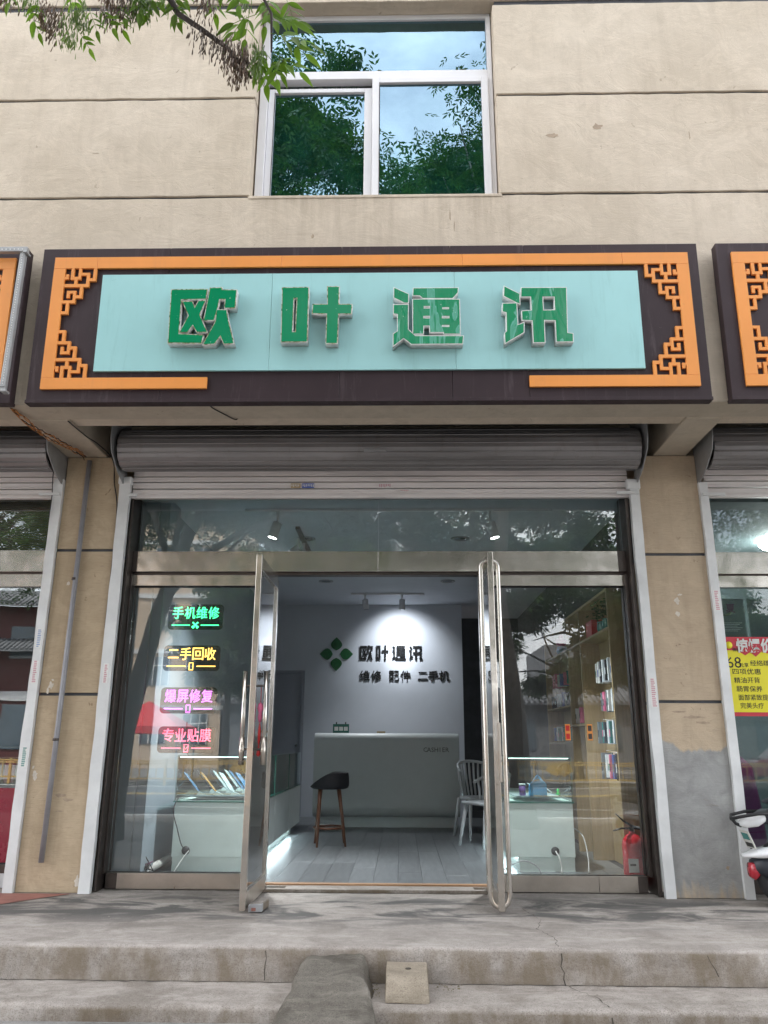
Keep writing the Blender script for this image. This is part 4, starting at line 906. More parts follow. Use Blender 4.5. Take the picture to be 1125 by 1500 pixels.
# cashier counter
CC = thing('cashier_counter', 'grey curved reception counter with cashier lettering at the back of the shop', 'counter', (-.18, 4.4, .03))
prof = []
for k in range(8): a = R(90 + k * 90 / 7); prof.append((4.26 + .10 * math.cos(a), 1.06 + .10 * math.sin(a)))
for k in range(9): a = R(180 + k * 80 / 8); prof.append((4.28 + .12 * math.cos(a), .30 + .14 * math.sin(a)))
prof += [(4.50, .165), (4.62, .165), (4.62, 1.16)]
b = MB(); b.prism(prof, 'X', -1.095, .73); b.build('shell', 'counter_grey', CC, .004)
box('plinth', 'counter_grey', CC, -1.08, .71, 4.37, 4.60, .03, .16, .002)
for i, c_ in enumerate('CASHIER'):
    if c_ != 'I' or True: text('letter', c_, 'letter_metal', CC, .305 + i * .046, 4.157, .962, h=.055, bold=.01, depth=.008)
CA = thing('desk_calendar', 'small teal framed desk calendar standing on the reception counter', 'calendar', (-.78, 4.45, 1.16))
b = MB(); b.box(-.885, -.675, 4.44, 4.452, 1.163, 1.275); b.build('frame', 'glass_edge', CA, .003)
for i in range(3): box('page', 'paper_white', CA, -.865 + i * .062, -.815 + i * .062, 4.434, 4.439, 1.19, 1.24)
b = MB()
for x in (-.84, -.72): b.tube([(x, 4.446, 1.275), (x, 4.446, 1.30)], .008, 8)
b.build('ring', 'black_rubber', CA)
box('pen_box', 'shelf_wood', None, -.31, -.20, 4.33, 4.38, 1.162, 1.185, .003, label='tiny tan box lying on the reception counter top', cat='box')
# ceiling track with spots
TR = thing('track_light', 'white ceiling track with two spotlights above the reception counter', 'track light', (-.18, 4.77, 3.05))
box('track', 'window_pvc', TR, -.70, .33, 4.755, 4.785, 3.035, 3.058)
def spot(parent, x, y, z, d, name='spotlight', lit=False):
    d = Vector(d).normalized(); p = Vector((x, y, z)); q = p + d * .14
    b = MB(); b.tube([p, q], .042, 14); s = b.build(name, 'window_pvc', parent)
    b = MB(); b.tube([q + d * .001, q + d * .004], .036, 14); b.build('lens', 'lamp_white' if lit else 'facade_window', s)
    b = MB(); b.tube([(x, y, z), (x, y, z + .11)], .012, 8); b.build('stem', 'window_pvc', s); return s, q
spot(TR, -.50, 4.77, 2.97, (.1, .1, -.95)); spot(TR, .02, 4.77, 2.97, (0, .05, -1))
T2 = thing('track_light', 'tilted white ceiling spotlights near left door leaf top', 'track light', (-1.1, 1.6, 3.05))
box('track', 'dark_steel', T2, -1.02, -.98, 1.2, 2.2, 3.03, 3.058); spot(T2, -1.00, 1.75, 2.93, (-.75, .1, -.65), lit=True); spot(T2, -1.02, 1.45, 2.90, (-.75, -.1, -.65), lit=True)
def lamp_spot(name, loc, tgt, e, ang, col=(1, .98, .95), blend=.6):
    l = bpy.data.lights.new(name, 'SPOT'); l.energy = e; l.spot_size = R(ang); l.spot_blend = blend; l.color = col; l.shadow_soft_size = .03
    o = bpy.data.objects.new(name, l); COL.objects.link(o); o.location = loc; o.rotation_euler = (Vector(tgt) - Vector(loc)).to_track_quat('-Z', 'Y').to_euler(); return o
lamp_spot('wall_spot', (-.02, 5.12, 2.95), (.0, 5.75, 2.28), 19, 110, (.86, .93, 1.0), 1.0)
lamp_spot('wall_spot', (.0, 5.12, 2.94), (.0, 5.75, 2.33), 16, 40, (.86, .93, 1.0), 1.0)
T3 = thing('track_light', 'added long white ceiling track with two lit spotlights just behind the transom glass', 'track light', (.9, .6, 3.05))
box('track', 'window_pvc', T3, -1.4, 1.35, .60, .63, 3.035, 3.058); spot(T3, .80, .615, 2.93, (.25, .05, -.95), lit=True); spot(T3, -1.10, .615, 2.93, (-.3, .05, -.95), lit=True)  # track and spots added to brighten the case fronts
lamp_spot('case_fill_spot', (.84, .62, 2.76), (1.2, .95, .35), 105, 80, (.93, .97, 1.0), .9)  # fill from the added front track, brightens the right case
lamp_spot('case_fill_spot', (-1.12, 1.62, 2.80), (-1.6, .90, .6), 60, 90, (.93, .97, 1.0), .9)
lamp_spot('case_fill_spot', (-1.14, .60, 2.76), (-1.55, .85, .35), 100, 80, (.93, .97, 1.0), .9)  # fill from the added front track, brightens the left case
lamp_spot('counter_spot', (-.49, 4.80, 2.80), (-.3, 4.3, .9), 28, 120, (.9, .95, 1.0), 1.0)
def downlight(x, y, label):
    T = thing('downlight', label, 'ceiling light', (x, y, 3.05), 'recessed ceiling downlights')
    b = MB(); b.lathe([(.06, 3.058), (.075, 3.05), (.095, 3.052), (.095, 3.0595)], (x, y, 0), 24); b.build('ring', 'grey_sheet', T)
    b = MB(); b.lathe([(0, 3.056), (.06, 3.057)], (x, y, 0), 24); b.build('lens', 'facade_window', T)
downlight(-.97, 1.68, 'round ceiling downlight seen through left half of the transom glass'); downlight(.61, 1.68, 'round ceiling downlight seen through right half of the transom glass')
downlight(-.97, 3.9, 'round ceiling downlight deeper in shop above the bar stool'); downlight(.61, 3.9, 'round ceiling downlight deeper in shop on the right side')

# display cases
def case(name, label, x0, x1, y0, y1, inner):
    T = thing(name, label, 'display case', ((x0 + x1) / 2, (y0 + y1) / 2, .03))
    box('plinth', 'cabinet_mint', T, x0 + (.012 if inner > 0 else .075), x1 - (.075 if inner > 0 else .012), y0 + .012, y1 - .15, .03, .14)
    n = max(2, int((y1 - y0) / .8)); 
    xi = x1 if inner > 0 else x0
    box('cabinet', 'cabinet_mint', T, x0 + .006, x1 - .006, y0, y1, .141, .562, .002)
    for i in range(n):
        a, c = y0 + .006 + (y1 - y0) * i / n, y0 + (y1 - y0) * (i + 1) / n
        if inner > 0: box('door_panel', 'counter_grey', T, x1 - .0055, x1 + .006, a, c - .004, .145, .556, .001)
        else: box('door_panel', 'counter_grey', T, x0 - .006, x0 + .0055, a, c - .004, .145, .556, .001)
    box('shelf_glass', 'glass_edge', T, x0 - .008, x1 + .008, y0 - .008, y1, .5625, .571, .001)
    box('shelf_top', 'cabinet_mint', T, x0 + .01, x1 - .01, y0 + .01, y1 - .01, .5715, .5735)
    t = .006; z0, z1 = .5735, .925
    box('glass_front', 'case_glass', T, x0 + .012, x1 - .012, y0 + .002, y0 + .002 + t, z0, z1)
    box('glass_side', 'case_glass', T, x0 + .004, x0 + .004 + t, y0 + .01, y1, z0, z1); box('glass_side', 'case_glass', T, x1 - .004 - t, x1 - .004, y0 + .01, y1, z0, z1)
    box('glass_top', 'case_glass', T, x0, x1, y0, y1, z1 + .001, z1 + .008)
    b = MB()
    for x in (x0 + .0, x1 - .003): b.box(x, x + .003, y0 - .003, y0 + .0, z0, z1)
    b.box(x0, x1, y0 - .003, y0, z1 + .001, z1 + .008)
    for i in range(1, n): yy = y0 + (y1 - y0) * i / n; b.box(xi - .006, xi + .0, yy - .003, yy + .003, z0, z1)
    b.build('glass_edge', 'glass_edge', T)
    box('light_strip', 'led_case', T, x0 + .02, x1 - .02, y0 + .012, y0 + .02, z1 - .005, z1 - .001)
    yy0, yy1 = y0 + .1, y1 - .3
    if inner > 0: box('light_strip', 'led_cold', T, x1 - .070, x1 - .060, yy0, yy1, .1325, .1405)
    else: box('light_strip', 'led_cold', T, x0 + .060, x0 + .070, yy0, yy1, .1325, .1405)
    b = MB(); xm = (x0 + x1) / 2; b.lathe([(0, 0), (.034, .001), (.034, .006), (.026, .008), (0, .008)], (xm - .22 if inner > 0 else xm + .10, y0 - .009, .19), 16, 'Y'); b.build('cable_grommet', 'black_rubber', T)
    return T
case('display_case', 'mint fronted glass display case with tilted phones, left of the entrance', -1.893, -1.205, .80, 3.75, 1)
case('display_case', 'mint fronted glass display case with blue paper bag, right of the entrance', .905, 1.45, .93, 3.0, -1)
# tray and phones in the left case
box('tray', 'board_grey', None, -1.80, -1.26, .86, 1.5, .600, .612, .006, label='grey tray under the tilted phones in left case', cat='tray')
rr = random.Random(2)
cols = ['phone_blue', 'phone_orange', 'phone_white', 'phone_blue', 'phone_black', 'phone_white', 'phone_blue', 'phone_black', 'phone_white', 'phone_black']
lab = ['blue tilted phone nearest the left wall in left case', 'orange backed tilted phone in left case', 'white tilted phone right of the orange one in left case', 'blue tilted phone in front row near the door leaf', 'black tilted phone in second row of left case, leftmost',
       'white tilted phone in second row of left case', 'blue tilted phone in second row of left case, middle', 'black phone standing deeper in left case, left side', 'white phone standing deeper in left case, middle', 'black phone standing deeper in left case, right side']
for i in range(10):
    r_, c_ = (0, i) if i < 4 else (1, i - 4) if i < 7 else (2, i - 7)
    x = -1.73 + c_ * .145 + r_ * .03; y = .95 + r_ * .33
    T = thing('display_phone', lab[i], 'phone', (x, y, .613))
    M_ = Matrix.Translation((x, y, .64)) @ Matrix.Rotation(R(rr.uniform(-8, 8)), 4, 'Z') @ Matrix.Rotation(R(-42), 4, 'Y') @ Matrix.Rotation(R(-15), 4, 'X')
    b = MB(); b.box(-.004, .004, -.045, .045, 0, .205, M_); b.build('body', cols[i], T, .003)
    b = MB(); b.box(-.0055, -.0042, -.041, .041, .006, .199, M_); b.build('screen', 'phone_blue' if i % 2 else 'phone_black', T)
    b = MB(); b.prism([(x - .015, .6125), (x + .07, .6125), (x + .06, .62), (x + .005, .64)], 'Y', y - .02, y + .02); b.build('stand', 'phone_white', T)
box('tray', 'phone_white', None, .98, 1.36, 1.0, 1.45, .60, .615, .006, label='white tray under the blue bag in right case', cat='tray')
BB = thing('paper_bag', 'bright blue house shaped paper bag in right display case', 'bag', (1.17, 1.02, .616))
b = MB(); b.prism([(1.095, .617), (1.245, .617), (1.245, .71), (1.175, .785), (1.10, .70)], 'Y', .985, 1.045); b.build('body', 'bag_blue', BB, .002)
b = MB(); b.prism([(1.10, .712), (1.104, .702), (1.178, .778), (1.172, .79)], 'Y', .975, .984); b.build('flap', 'phone_blue', BB)
b = MB(); b.box(1.125, 1.16, .9795, .9835, .735, .741, ); b.box(1.150, 1.185, .9795, .9835, .748, .754); b.build('handle_slot', 'ink', BB)
MB().lathe([(0, .617), (.028, .617), (.028, .70), (0, .70)], (1.045, 1.05, 0), 16).build('cream_tub', 'purple', None, label='purple round tub left of the blue paper bag', cat='tub')
MB().lathe([(0, .70), (.030, .701), (.030, .712), (0, .712)], (1.045, 1.05, 0), 16).build('tub_lid', 'paper_white', None, label='white lid resting on purple tub in right case', cat='lid')
MB().lathe([(0, .617), (.012, .617), (.02, .63), (.008, .645), (.015, .66), (0, .672)], (1.36, 1.10, 0), 10).build('green_toy', 'green_plastic', None, label='small bright green toy right of blue bag', cat='toy')
for i in range(5):
    x = 1.26 + i * .03; M_ = Matrix.Translation((x, 1.35 + .05 * i, .616)) @ Matrix.Rotation(R(-55), 4, 'Y')
    MB().box(-.004, .004, -.035, .035, 0, .15, M_).build('display_phone', 'phone_black' if i % 2 else 'phone_white', None, .003, label=['slanted white phone behind the green toy, first in row', 'slanted black phone in right case, second in row', 'slanted white phone in right case, middle of row', 'slanted black phone in right case, fourth in row', 'slanted white phone in right case, last of row'][i], cat='phone')
# bar stool
BS = thing('bar_stool', 'black bar stool on dark wooden legs before the reception counter', 'bar stool', (-.73, 2.55, .03))
n = 36; rows = []
cx_, cy_ = -.745, 2.53
def rim(a):  # 0 points right (+X): high back; left open and low
    return .60 + .150 * min(1.0, (1 + math.cos(a)) / 1.1) ** .7
vs = []; lev = [(.0, .578, 0), (.60, .576, 0), (.93, .582, 0), (1.03, .605, 0)]
for fr_, z, _ in lev: vs += [(cx_ + fr_ * .20 * math.cos(2 * math.pi * j / n), cy_ + fr_ * .19 * math.sin(2 * math.pi * j / n), z) for j in range(n)]
for k in (.5, 1.0):
    for j in range(n): a = 2 * math.pi * j / n; z = .605 + (rim(a) - .605) * k; vs.append((cx_ + (1.03 - .04 * k) * .20 * math.cos(a), cy_ + (1.03 - .04 * k) * .19 * math.sin(a), max(z, .606 + .001 * k)))
for j in range(n): a = 2 * math.pi * j / n; vs.append((cx_ + .86 * .20 * math.cos(a), cy_ + .86 * .19 * math.sin(a), rim(a) + .004))
for j in range(n): a = 2 * math.pi * j / n; vs.append((cx_ + .78 * .20 * math.cos(a), cy_ + .78 * .19 * math.sin(a), .625))
for j in range(n): a = 2 * math.pi * j / n; vs.append((cx_, cy_, .635))
R_ = 9; b = MB(); b.add(vs, [(i * n + j, i * n + (j + 1) % n, (i + 1) * n + (j + 1) % n, (i + 1) * n + j) for i in range(R_ - 1) for j in range(n)], True); o = b.build('seat', 'black_fabric', BS)
md = o.modifiers.new('s', 'SUBSURF'); md.levels = 1; md.render_levels = 1
for sx, sy, ex, ey in ((-.09, -.10, -.846, 2.36), (.10, -.09, -.565, 2.45), (-.10, .10, -.905, 2.72), (.09, .11, -.60, 2.75)):
    MB().tube([(cx_ + sx, cy_ + sy, .59), ((cx_ + sx) * .6 + ex * .4, (cy_ + sy) * .6 + ey * .4, .38), (ex, ey, .031)], [.021, .019, .011], 12).build('leg', 'stool_wood', BS)
P = [(-.745 + .155 * math.cos(2 * math.pi * k / 28), 2.55 + .165 * math.sin(2 * math.pi * k / 28), .205) for k in range(29)]
MB().tube(P, .012, 8).build('footrest_ring', 'stool_wood', BS)
# slatted chairs
def wchair(cx, cy, rot, label, zt=.80):
    T = thing('slatted_chair', label, 'chair', (cx, cy, .03), 'white slatted plastic chairs')
    M_ = Matrix.Translation((cx, cy, .03)) @ Matrix.Rotation(R(rot), 4, 'Z')
    def tr(P): return [M_ @ Vector(p) for p in P]
    b = MB(); n = 14
    top = [(.22 * math.cos(R(-10 + 200 * k / n)), .22 * math.sin(R(-10 + 200 * k / n)) + .02, zt - .03 - .10 * abs(k / n - .5) ** 2 * 4) for k in range(n + 1)]
    MB().tube(tr(top), .016, 8).build('top_rail', 'chair_white', T)
    for k in range(1, n, 1):
        p = Vector(top[k]); q = Vector((p.x * .80, p.y * .72, .44)); MB().tube(tr([p, p.lerp(q, .5) + Vector((0, .012, 0)), q]), [.011, .013, .011], 6).build('slat', 'chair_white', T)
    b = MB(); b.prism([(-.20, -.20), (.20, -.20), (.215, 0), (.17, .15), (0, .20), (-.17, .15), (-.215, 0)], 'Z', .405, .435); b.v = [tuple(M_ @ Vector(v)) for v in b.v]; b.build('seat', 'chair_white', T, .012)
    for sx, sy in ((-1, -1), (1, -1), (-1, 1), (1, 1)):
        MB().tube(tr([(sx * .17, sy * .15, .41), (sx * .215, sy * .22, .0)]), [.022, .015], 8).build('leg', 'chair_white', T)
wchair(.90, 2.55, -60, 'white slatted plastic chair, nearer one beside right display case', .74); wchair(.88, 3.35, 20, 'white slatted plastic chair, farther one near the reception counter', .84)

# wooden shelf unit with phone accessories
SU = thing('shelf_unit', 'light wood shelf unit along the right wall full of phone accessories', 'shelf', (1.85, 1.9, .03))
def sb(name, *a): return box(name, 'shelf_wood', SU, *a, .001)
sb('end_panel', 1.745, 1.962, .50, .53, .03, 2.34)
sb('top_board', 1.75, 1.962, .531, 3.565, 2.30, 2.325)
for y in (1.633, 2.234, 3.55): sb('upright', 1.75, 1.935, y - .012, y + .012, .03, 2.299)
sb('back_board', 1.936, 1.962, .531, 3.565, .03, 2.299)
for a, c, z in ((.532, 1.619, 1.99), (1.647, 2.22, 1.99), (2.248, 3.536, 1.99), (1.647, 2.22, 1.22), (2.248, 3.536, 1.42), (2.248, 3.536, 1.05)):
    sb('shelf_board', 1.752, 1.935, a, c, z - .01, z + .01)
rr = random.Random(8); k = 0
pcols = ['phone_black', 'paper_white', 'board_grey', 'phone_white', 'teal_jar', 'phone_black', 'paper_white', 'pink', 'phone_white', 'blue']
words = ['black', 'white', 'grey', 'pale', 'teal', 'dark', 'white', 'pink', 'pale', 'blue']
rows = [(.66, 1.20, 1.66, .20, 7), (.60, 1.05, 1.40, .19, 6), (.60, 1.20, 1.14, .20, 7), (.60, 1.15, .86, .22, 7), (2.35, 3.3, 1.66, .16, 7), (2.35, 3.35, 1.43, .16, 8), (2.35, 3.35, 1.07, .16, 8), (1.70, 2.15, 1.24, .16, 3)]
rown = ['top hanging row of the near bay', 'second hanging row of the near bay', 'third hanging row of the near bay', 'lowest hanging row of the near bay', 'upper row of the far bay', 'middle row of the far bay', 'lower row of the far bay', 'middle bay shelf']
ordn = ['first', 'second', 'third', 'fourth', 'fifth', 'sixth', 'seventh', 'eighth', 'ninth', 'tenth']
for ri, (ya, yb, z, h, n) in enumerate(rows):
    for i in range(n):
        y = ya + (yb - ya) * i / max(1, n - 1); k += 1; w = rr.uniform(.026, .046); ci = rr.randrange(10); hh = h * rr.uniform(.8, 1.0)
        z0 = z if ri > 3 else z - hh / 2; x0 = 1.765 + rr.uniform(0, .02)
        T = thing('accessory_pack', '%s boxed phone accessory, %s from street in %s' % (words[ci], ordn[i], rown[ri]), 'accessory pack', (x0 + .05, y, z0), 'accessory packs on the shelf')
        box('box', pcols[ci], T, x0, x0 + .10, y - w / 2, y + w / 2, z0 + .001, z0 + hh, .001)
        box('label', pcols[(ci + 3) % 10], T, x0 - .0012, x0 - .0002, y - w / 2 + .004, y + w / 2 - .004, z0 + hh * .3, z0 + hh * .62)
        if ri < 4: MB().tube([(x0 + .05, y, z0 + hh), (x0 + .05, y, z0 + hh + .02), (1.935, y, z0 + hh + .02)], .002, 5).build('hook', 'paper_white', T)
RB = box('gift_box', 'box_red', None, 1.80, 1.92, 1.32, 1.55, 2.001, 2.17, .004, label='glossy red gift box on the top shelf of the wooden unit', cat='box')
PT = thing('potted_plant', 'bushy green plant in teal jars on the top shelf nearest the window', 'plant', (1.84, .75, 2.0))
for i in range(3): MB().lathe([(0, 2.001), (.04, 2.001), (.05, 2.05), (.042, 2.10), (.046, 2.11), (.0, 2.108)], (1.83, .64 + i * .2, 0), 14).build('jar', 'teal_jar', PT)
b = MB(); rr = random.Random(4)
for i in range(260):
    c = Vector((1.84 + rr.gauss(0, .05), .86 + rr.gauss(0, .13), 2.19 + rr.gauss(0, .055))); a = rr.uniform(0, 6.28); e = rr.uniform(-.6, .6); d = Vector((math.cos(a) * math.cos(e), math.sin(a) * math.cos(e), math.sin(e))); s = d.orthogonal().normalized() * .011
    c.x = min(c.x, 1.90); c.z = min(c.z, 2.27); b.add([c, c + d * .02 + s, c + d * .045, c + d * .02 - s], [(0, 1, 2, 3)])
b.build('foliage', 'crown_leaf', PT, kind='stuff')
b = MB(); rr = random.Random(6)
FG = thing('plush_toy', 'pink and blue plush toy in the far top compartment', 'toy', (1.83, 2.9, 2.0))
MB().lathe([(0, 2.002), (.05, 2.01), (.065, 2.05), (.05, 2.10), (.0, 2.11)], (1.83, 2.9, 0), 14).build('body', 'phone_blue', FG)
MB().lathe([(0, 2.10), (.05, 2.115), (.065, 2.15), (.05, 2.19), (.0, 2.20)], (1.83, 2.9, 0), 14).build('head', 'pink', FG)
for s in (-1, 1): MB().lathe([(0, 2.185), (.018, 2.19), (.02, 2.22), (0, 2.235)], (1.83, 2.9 + s * .04, 0), 8).build('ear', 'pink', FG)
# fire extinguisher
FE = thing('fire_extinguisher', 'red fire extinguisher standing behind right window corner', 'extinguisher', (1.76, .55, .03))
MB().lathe([(0, .031), (.078, .032), (.082, .045), (.082, .30), (.074, .34), (.05, .372), (.022, .385), (.02, .40), (0, .40)], (1.775, .39, 0), 24).build('cylinder', 'extinguisher_red', FE)
MB().lathe([(.0, .40), (.018, .40), (.02, .43), (.0, .44)], (1.775, .39, 0), 12).build('valve', 'dark_steel', FE)
MB().tube([(1.785, .39, .435), (1.71, .36, .475), (1.65, .34, .53)], [.008, .007, .004], 8).build('lever', 'black_rubber', FE)
MB().tube([(1.78, .39, .42), (1.69, .35, .425), (1.62, .33, .41)], [.008, .007, .005], 8).build('handle', 'black_rubber', FE)
MB().tube([(1.79, .39, .43), (1.85, .36, .42), (1.88, .34, .33), (1.885, .33, .18), (1.883, .33, .045)], .014, 10).build('hose', 'black_rubber', FE)
box('label', 'paper_white', FE, 1.71, 1.785, .3045, .3075, .12, .215); box('label_print', 'ink', FE, 1.72, 1.765, .3035, .3043, .165, .18)
# cables, pipes
wire('cable', [(-1.86, .79, .60), (-1.88, .74, .5), (-1.84, .75, .36), (-1.80, .76, .24), (-1.77, .785, .195)], .0045, 'cable_black', 'black cable down the front of left display case', 'cable')
wire('cable', [(-1.74, .785, .19), (-1.78, .74, .13), (-1.81, .70, .07), (-1.83, .68, .032)], .006, 'cable_white', 'white cable from the grommet of left case', 'cable')
wire('cable', [(-1.80, .80, .93), (-1.80, .66, 1.0), (-1.74, .45, 1.1), (-1.72, .36, 1.2)], .003, 'cable_black', 'thin cable rising from left case to the lowest neon sign', 'cable')
wire('cable', [(1.28, .915, .19), (1.30, .87, .14), (1.31, .86, .08), (1.305, .84, .033)], .006, 'cable_white', 'grey cable from the grommet of right case', 'cable')
wire('cable', [(1.46, 1.0, .36), (1.52, .95, .30), (1.54, .90, .15), (1.53, .86, .035)], .006, 'cable_white', 'white cable looping beside right display case', 'cable')
wire('cable', [(.78, .80, .033), (.90, .80, .10), (1.00, .80, .13), (1.10, .80, .09), (1.13, .78, .033)], .004, 'conduit_grey', 'thin grey cable arching in front of right case plinth', 'cable')
PP = thing('drain_pipe', 'white plastic drain pipe with elbow low on left interior wall', 'pipe', (-2.0, 1.0, .05))
MB().tube([(-1.995, .50, .075), (-1.995, 1.55, .095)], .03, 12).build('pipe', 'pvc_pipe', PP); MB().tube([(-1.995, 1.54, .095), (-1.99, 1.60, .12), (-1.99, 1.61, .2), (-1.985, 1.63, .42)], .033, 12).build('elbow', 'pvc_pipe', PP)
WT = thing('cable_tangle', 'tangle of dark cables and adapters in left window corner', 'cables', (-2.05, .45, .03))
rr = random.Random(12)
for i in range(5):
    P = [Vector((-2.02, .40, .30 - .02 * i))]
    for q in range(8): P.append(Vector((-2.0 + rr.uniform(-.08, .08), .42 + rr.uniform(-.05, .08), .06 + rr.uniform(-.02, .10))))
    out = []
    for a in range(len(P) - 1):
        for q in range(4): out.append(P[a].lerp(P[a + 1], q / 4))
    MB().tube(out, .004, 5).build('cable', ['cable_black', 'cable_white', 'cable_black', 'magenta_dark', 'cable_black'][i], WT)
MB().tube([(-2.03, .40, 1.0), (-2.035, .40, .62), (-2.045, .40, .36), (-2.0, .40, .22)], .006, 6).build('cable', 'cable_black', WT); box('adapter', 'dark_steel', WT, -2.02, -1.96, .42, .47, .10, .14, .004)
SK = thing('wall_socket', 'small white box mounted on left interior wall by the window', 'socket', (-2.04, .7, 1.27)); box('plate', 'pvc_pipe', SK, -2.058, -2.03, .62, .76, 1.20, 1.36, .004)
# glowing window signs
def neon(x0, x1, z0, z1, body, m, icon, label, y=.33):
    T = thing('neon_sign', label, 'light sign', ((x0 + x1) / 2, y, z0))
    n = 6; r = .035; P = []
    for cxx, czz, a0 in ((x1 - r, z1 - r, 0), (x0 + r, z1 - r, 90), (x0 + r, z0 + r, 180), (x1 - r, z0 + r, 270)):
        for k in range(n + 1): a = R(a0 + 90 * k / n); P.append((cxx + r * math.cos(a), czz + r * math.sin(a)))
    MB().prism(P, 'Y', y, y + .006).build('backing', 'smoked_acrylic', T)
    w = x1 - x0; cx = (x0 + x1) / 2; cz = (z0 + z1) / 2
    tot = w * .86 / 4
    for i, ch in enumerate(body):
        text('letter', ch, m, T, cx - tot * 1.5 + i * tot, y - .001, cz + .035, w=tot * .90 if ch != '二' else tot * .86, h=.10 if ch != '二' else .07, bold=.006, depth=.006)
    b = MB(); b.box(x0 + .035, cx - .045, y - .005, y - .001, z0 + .034, z0 + .042); b.box(cx + .045, x1 - .035, y - .005, y - .001, z0 + .034, z0 + .042); b.build('line', m, T)
    b = MB()
    if icon == 'tools':
        for a in (45, 135):
            M_ = Matrix.Translation((cx, y - .003, z0 + .040)) @ Matrix.Rotation(R(a), 4, 'Y'); b.box(-.032, .032, -.002 + (.0005 if a == 45 else 0), .002, -.006, .006, M_)
            b.box(.018, .034, -.0022, .0022, -.011, .011, M_)
    else:
        c0, c1, d0, d1 = cx - .018, cx + .018, z0 + .006, z0 + .068
        b.box(c0, c0 + .005, y - .005, y - .001, d0, d1); b.box(c1 - .005, c1, y - .005, y - .001, d0, d1); b.box(c0 + .005, c1 - .005, y - .005, y - .001, d0, d0 + .008); b.box(c0 + .005, c1 - .005, y - .005, y - .001, d1 - .005, d1)
        if icon == 'film': b.tube([(cx - .012, y - .003, d0 + .035), (cx - .003, y - .003, d0 + .025), (cx + .022, y - .003, d1 - .01)], .0025, 6)
    b.build('icon', m, T)
    return T
neon(-1.931, -1.470, 1.935, 2.146, '手机维修', 'neon_green', 'tools', 'glowing green sign, topmost of four in the left window')
neon(-1.945, -1.477, 1.600, 1.806, '二手回收', 'neon_amber', 'phone', 'glowing amber sign, second from top in the left window')
neon(-1.940, -1.482, 1.264, 1.469, '爆屏修复', 'neon_purple', 'phone', 'glowing purple sign, third from top in the left window')
neon(-1.936, -1.474, .960, 1.164, '专业贴膜', 'neon_red', 'film', 'glowing red pink sign, lowest of four in the left window')
# two small orange stickers on right pane
for i, x in enumerate((1.29, 1.46)): 
    T = thing('pane_sticker', ['small orange sticker on right pane, nearer the door', 'small orange outlined sticker on right pane, nearer the extinguisher'][i], 'sticker', (x, .19, 1.1))
    MB().prism([(x - .02, 1.13 - .06), (x + .02, 1.13 - .06), (x + .02, 1.13 + .06), (x - .02, 1.13 + .06)], 'Y', .192, .1935).build('outline', 'sign_orange', T, .0)
    for z in (1.10, 1.16): MB().prism([(x - .014, z - .02), (x + .014, z - .02), (x + .014, z + .02), (x - .014, z + .02)], 'Y', .1905, .1915).build('spot', 'dark_steel' if i else 'box_red', T)
# ------------------------------------------------------------------ neighbouring shops
def room(x0, x1, y1, m, nm):
    b = MB(); b.box(x0, x0 + .05, .3, y1, 0, 3.2); b.box(x1 - .05, x1, .3, y1, 0, 3.2); b.box(x0, x1, y1, y1 + .05, 0, 3.2); b.box(x0, x1, .3, y1, 3.02, 3.1); b.box(x0, x1, .24, y1, -.02, .015)
    b.build(nm, m, None, kind='structure')
room(2.45, 6.6, 3.6, 'teal_room', 'right_shop_interior_walls'); room(-6.9, -2.76, 3.6, 'teal_room', 'left_shop_interior_walls')
RF = thing('glass_storefront', 'stainless shop front of the right neighbour with yellow price poster', 'shop front', (4.5, .2, 0))
def G(p, name, m, *a, bv=.002): return box(name, m, p, *a, bv)
G(RF, 'header_beam', 'brushed_steel', 2.495, 6.5, .135, .26, 2.365, 2.545); G(RF, 'top_rail', 'brushed_steel', 2.495, 6.5, .16, .235, 2.26, 2.355); G(RF, 'gap', 'dark_steel', 2.495, 6.5, .17, .25, 2.3555, 2.3645, bv=0)
G(RF, 'bottom_rail', 'dark_steel', 2.495, 6.5, .16, .235, .004, .16); G(RF, 'pane', 'neighbour_glass', 2.495, 6.5, .195, .205, .161, 2.259, bv=0); G(RF, 'transom_pane', 'neighbour_glass', 2.495, 6.5, .195, .205, 2.546, 3.05, bv=0)
LF = thing('glass_storefront', 'stainless shop front of the left neighbour reflecting a tiled roof hall', 'shop front', (-4.8, .2, 0))
G(LF, 'header_beam', 'brushed_steel', -6.9, -2.862, .135, .26, 2.385, 2.565); G(LF, 'top_rail', 'brushed_steel', -6.9, -2.862, .16, .235, 2.265, 2.368); G(LF, 'gap', 'dark_steel', -6.9, -2.862, .17, .25, 2.3685, 2.3845, bv=0)
G(LF, 'bottom_rail', 'stone_white', -6.9, -2.862, .16, .235, .004, .10); G(LF, 'plinth', 'dark_steel', -6.9, -2.862, .165, .235, .101, .16)
G(LF, 'pane', 'neighbour_glass_reflective', -6.9, -2.862, .195, .205, .161, 2.264, bv=0); G(LF, 'transom_pane', 'transom_glass', -6.9, -2.862, .195, .205, 2.566, 3.05, bv=0)
b = MB()
for i in range(30): b.box(-6.8, -2.9, .27, .275, 2.60 + i * .016, 2.612 + i * .016)
b.build('window_blind', 'dry_leaf', None, label='olive slatted blind behind the transom of the left neighbouring shop', cat='blind')
G(LF, 'red_panel', 'car_red', -6.9, -2.90, .182, .193, .172, .70, bv=.001); G(LF, 'panel_foot', 'black_rubber', -6.9, -2.90, .180, .1935, .161, .171, bv=0)
BK = thing('snack_rack', 'wire rack of pink packets behind left neighbouring window', 'rack', (-3.3, .4, .72))
for i in range(12): box('packet', 'pink' if i % 2 else 'paper_white', BK, -3.9 + i * .085, -3.83 + i * .085, .33, .42, .73, .90, .004)
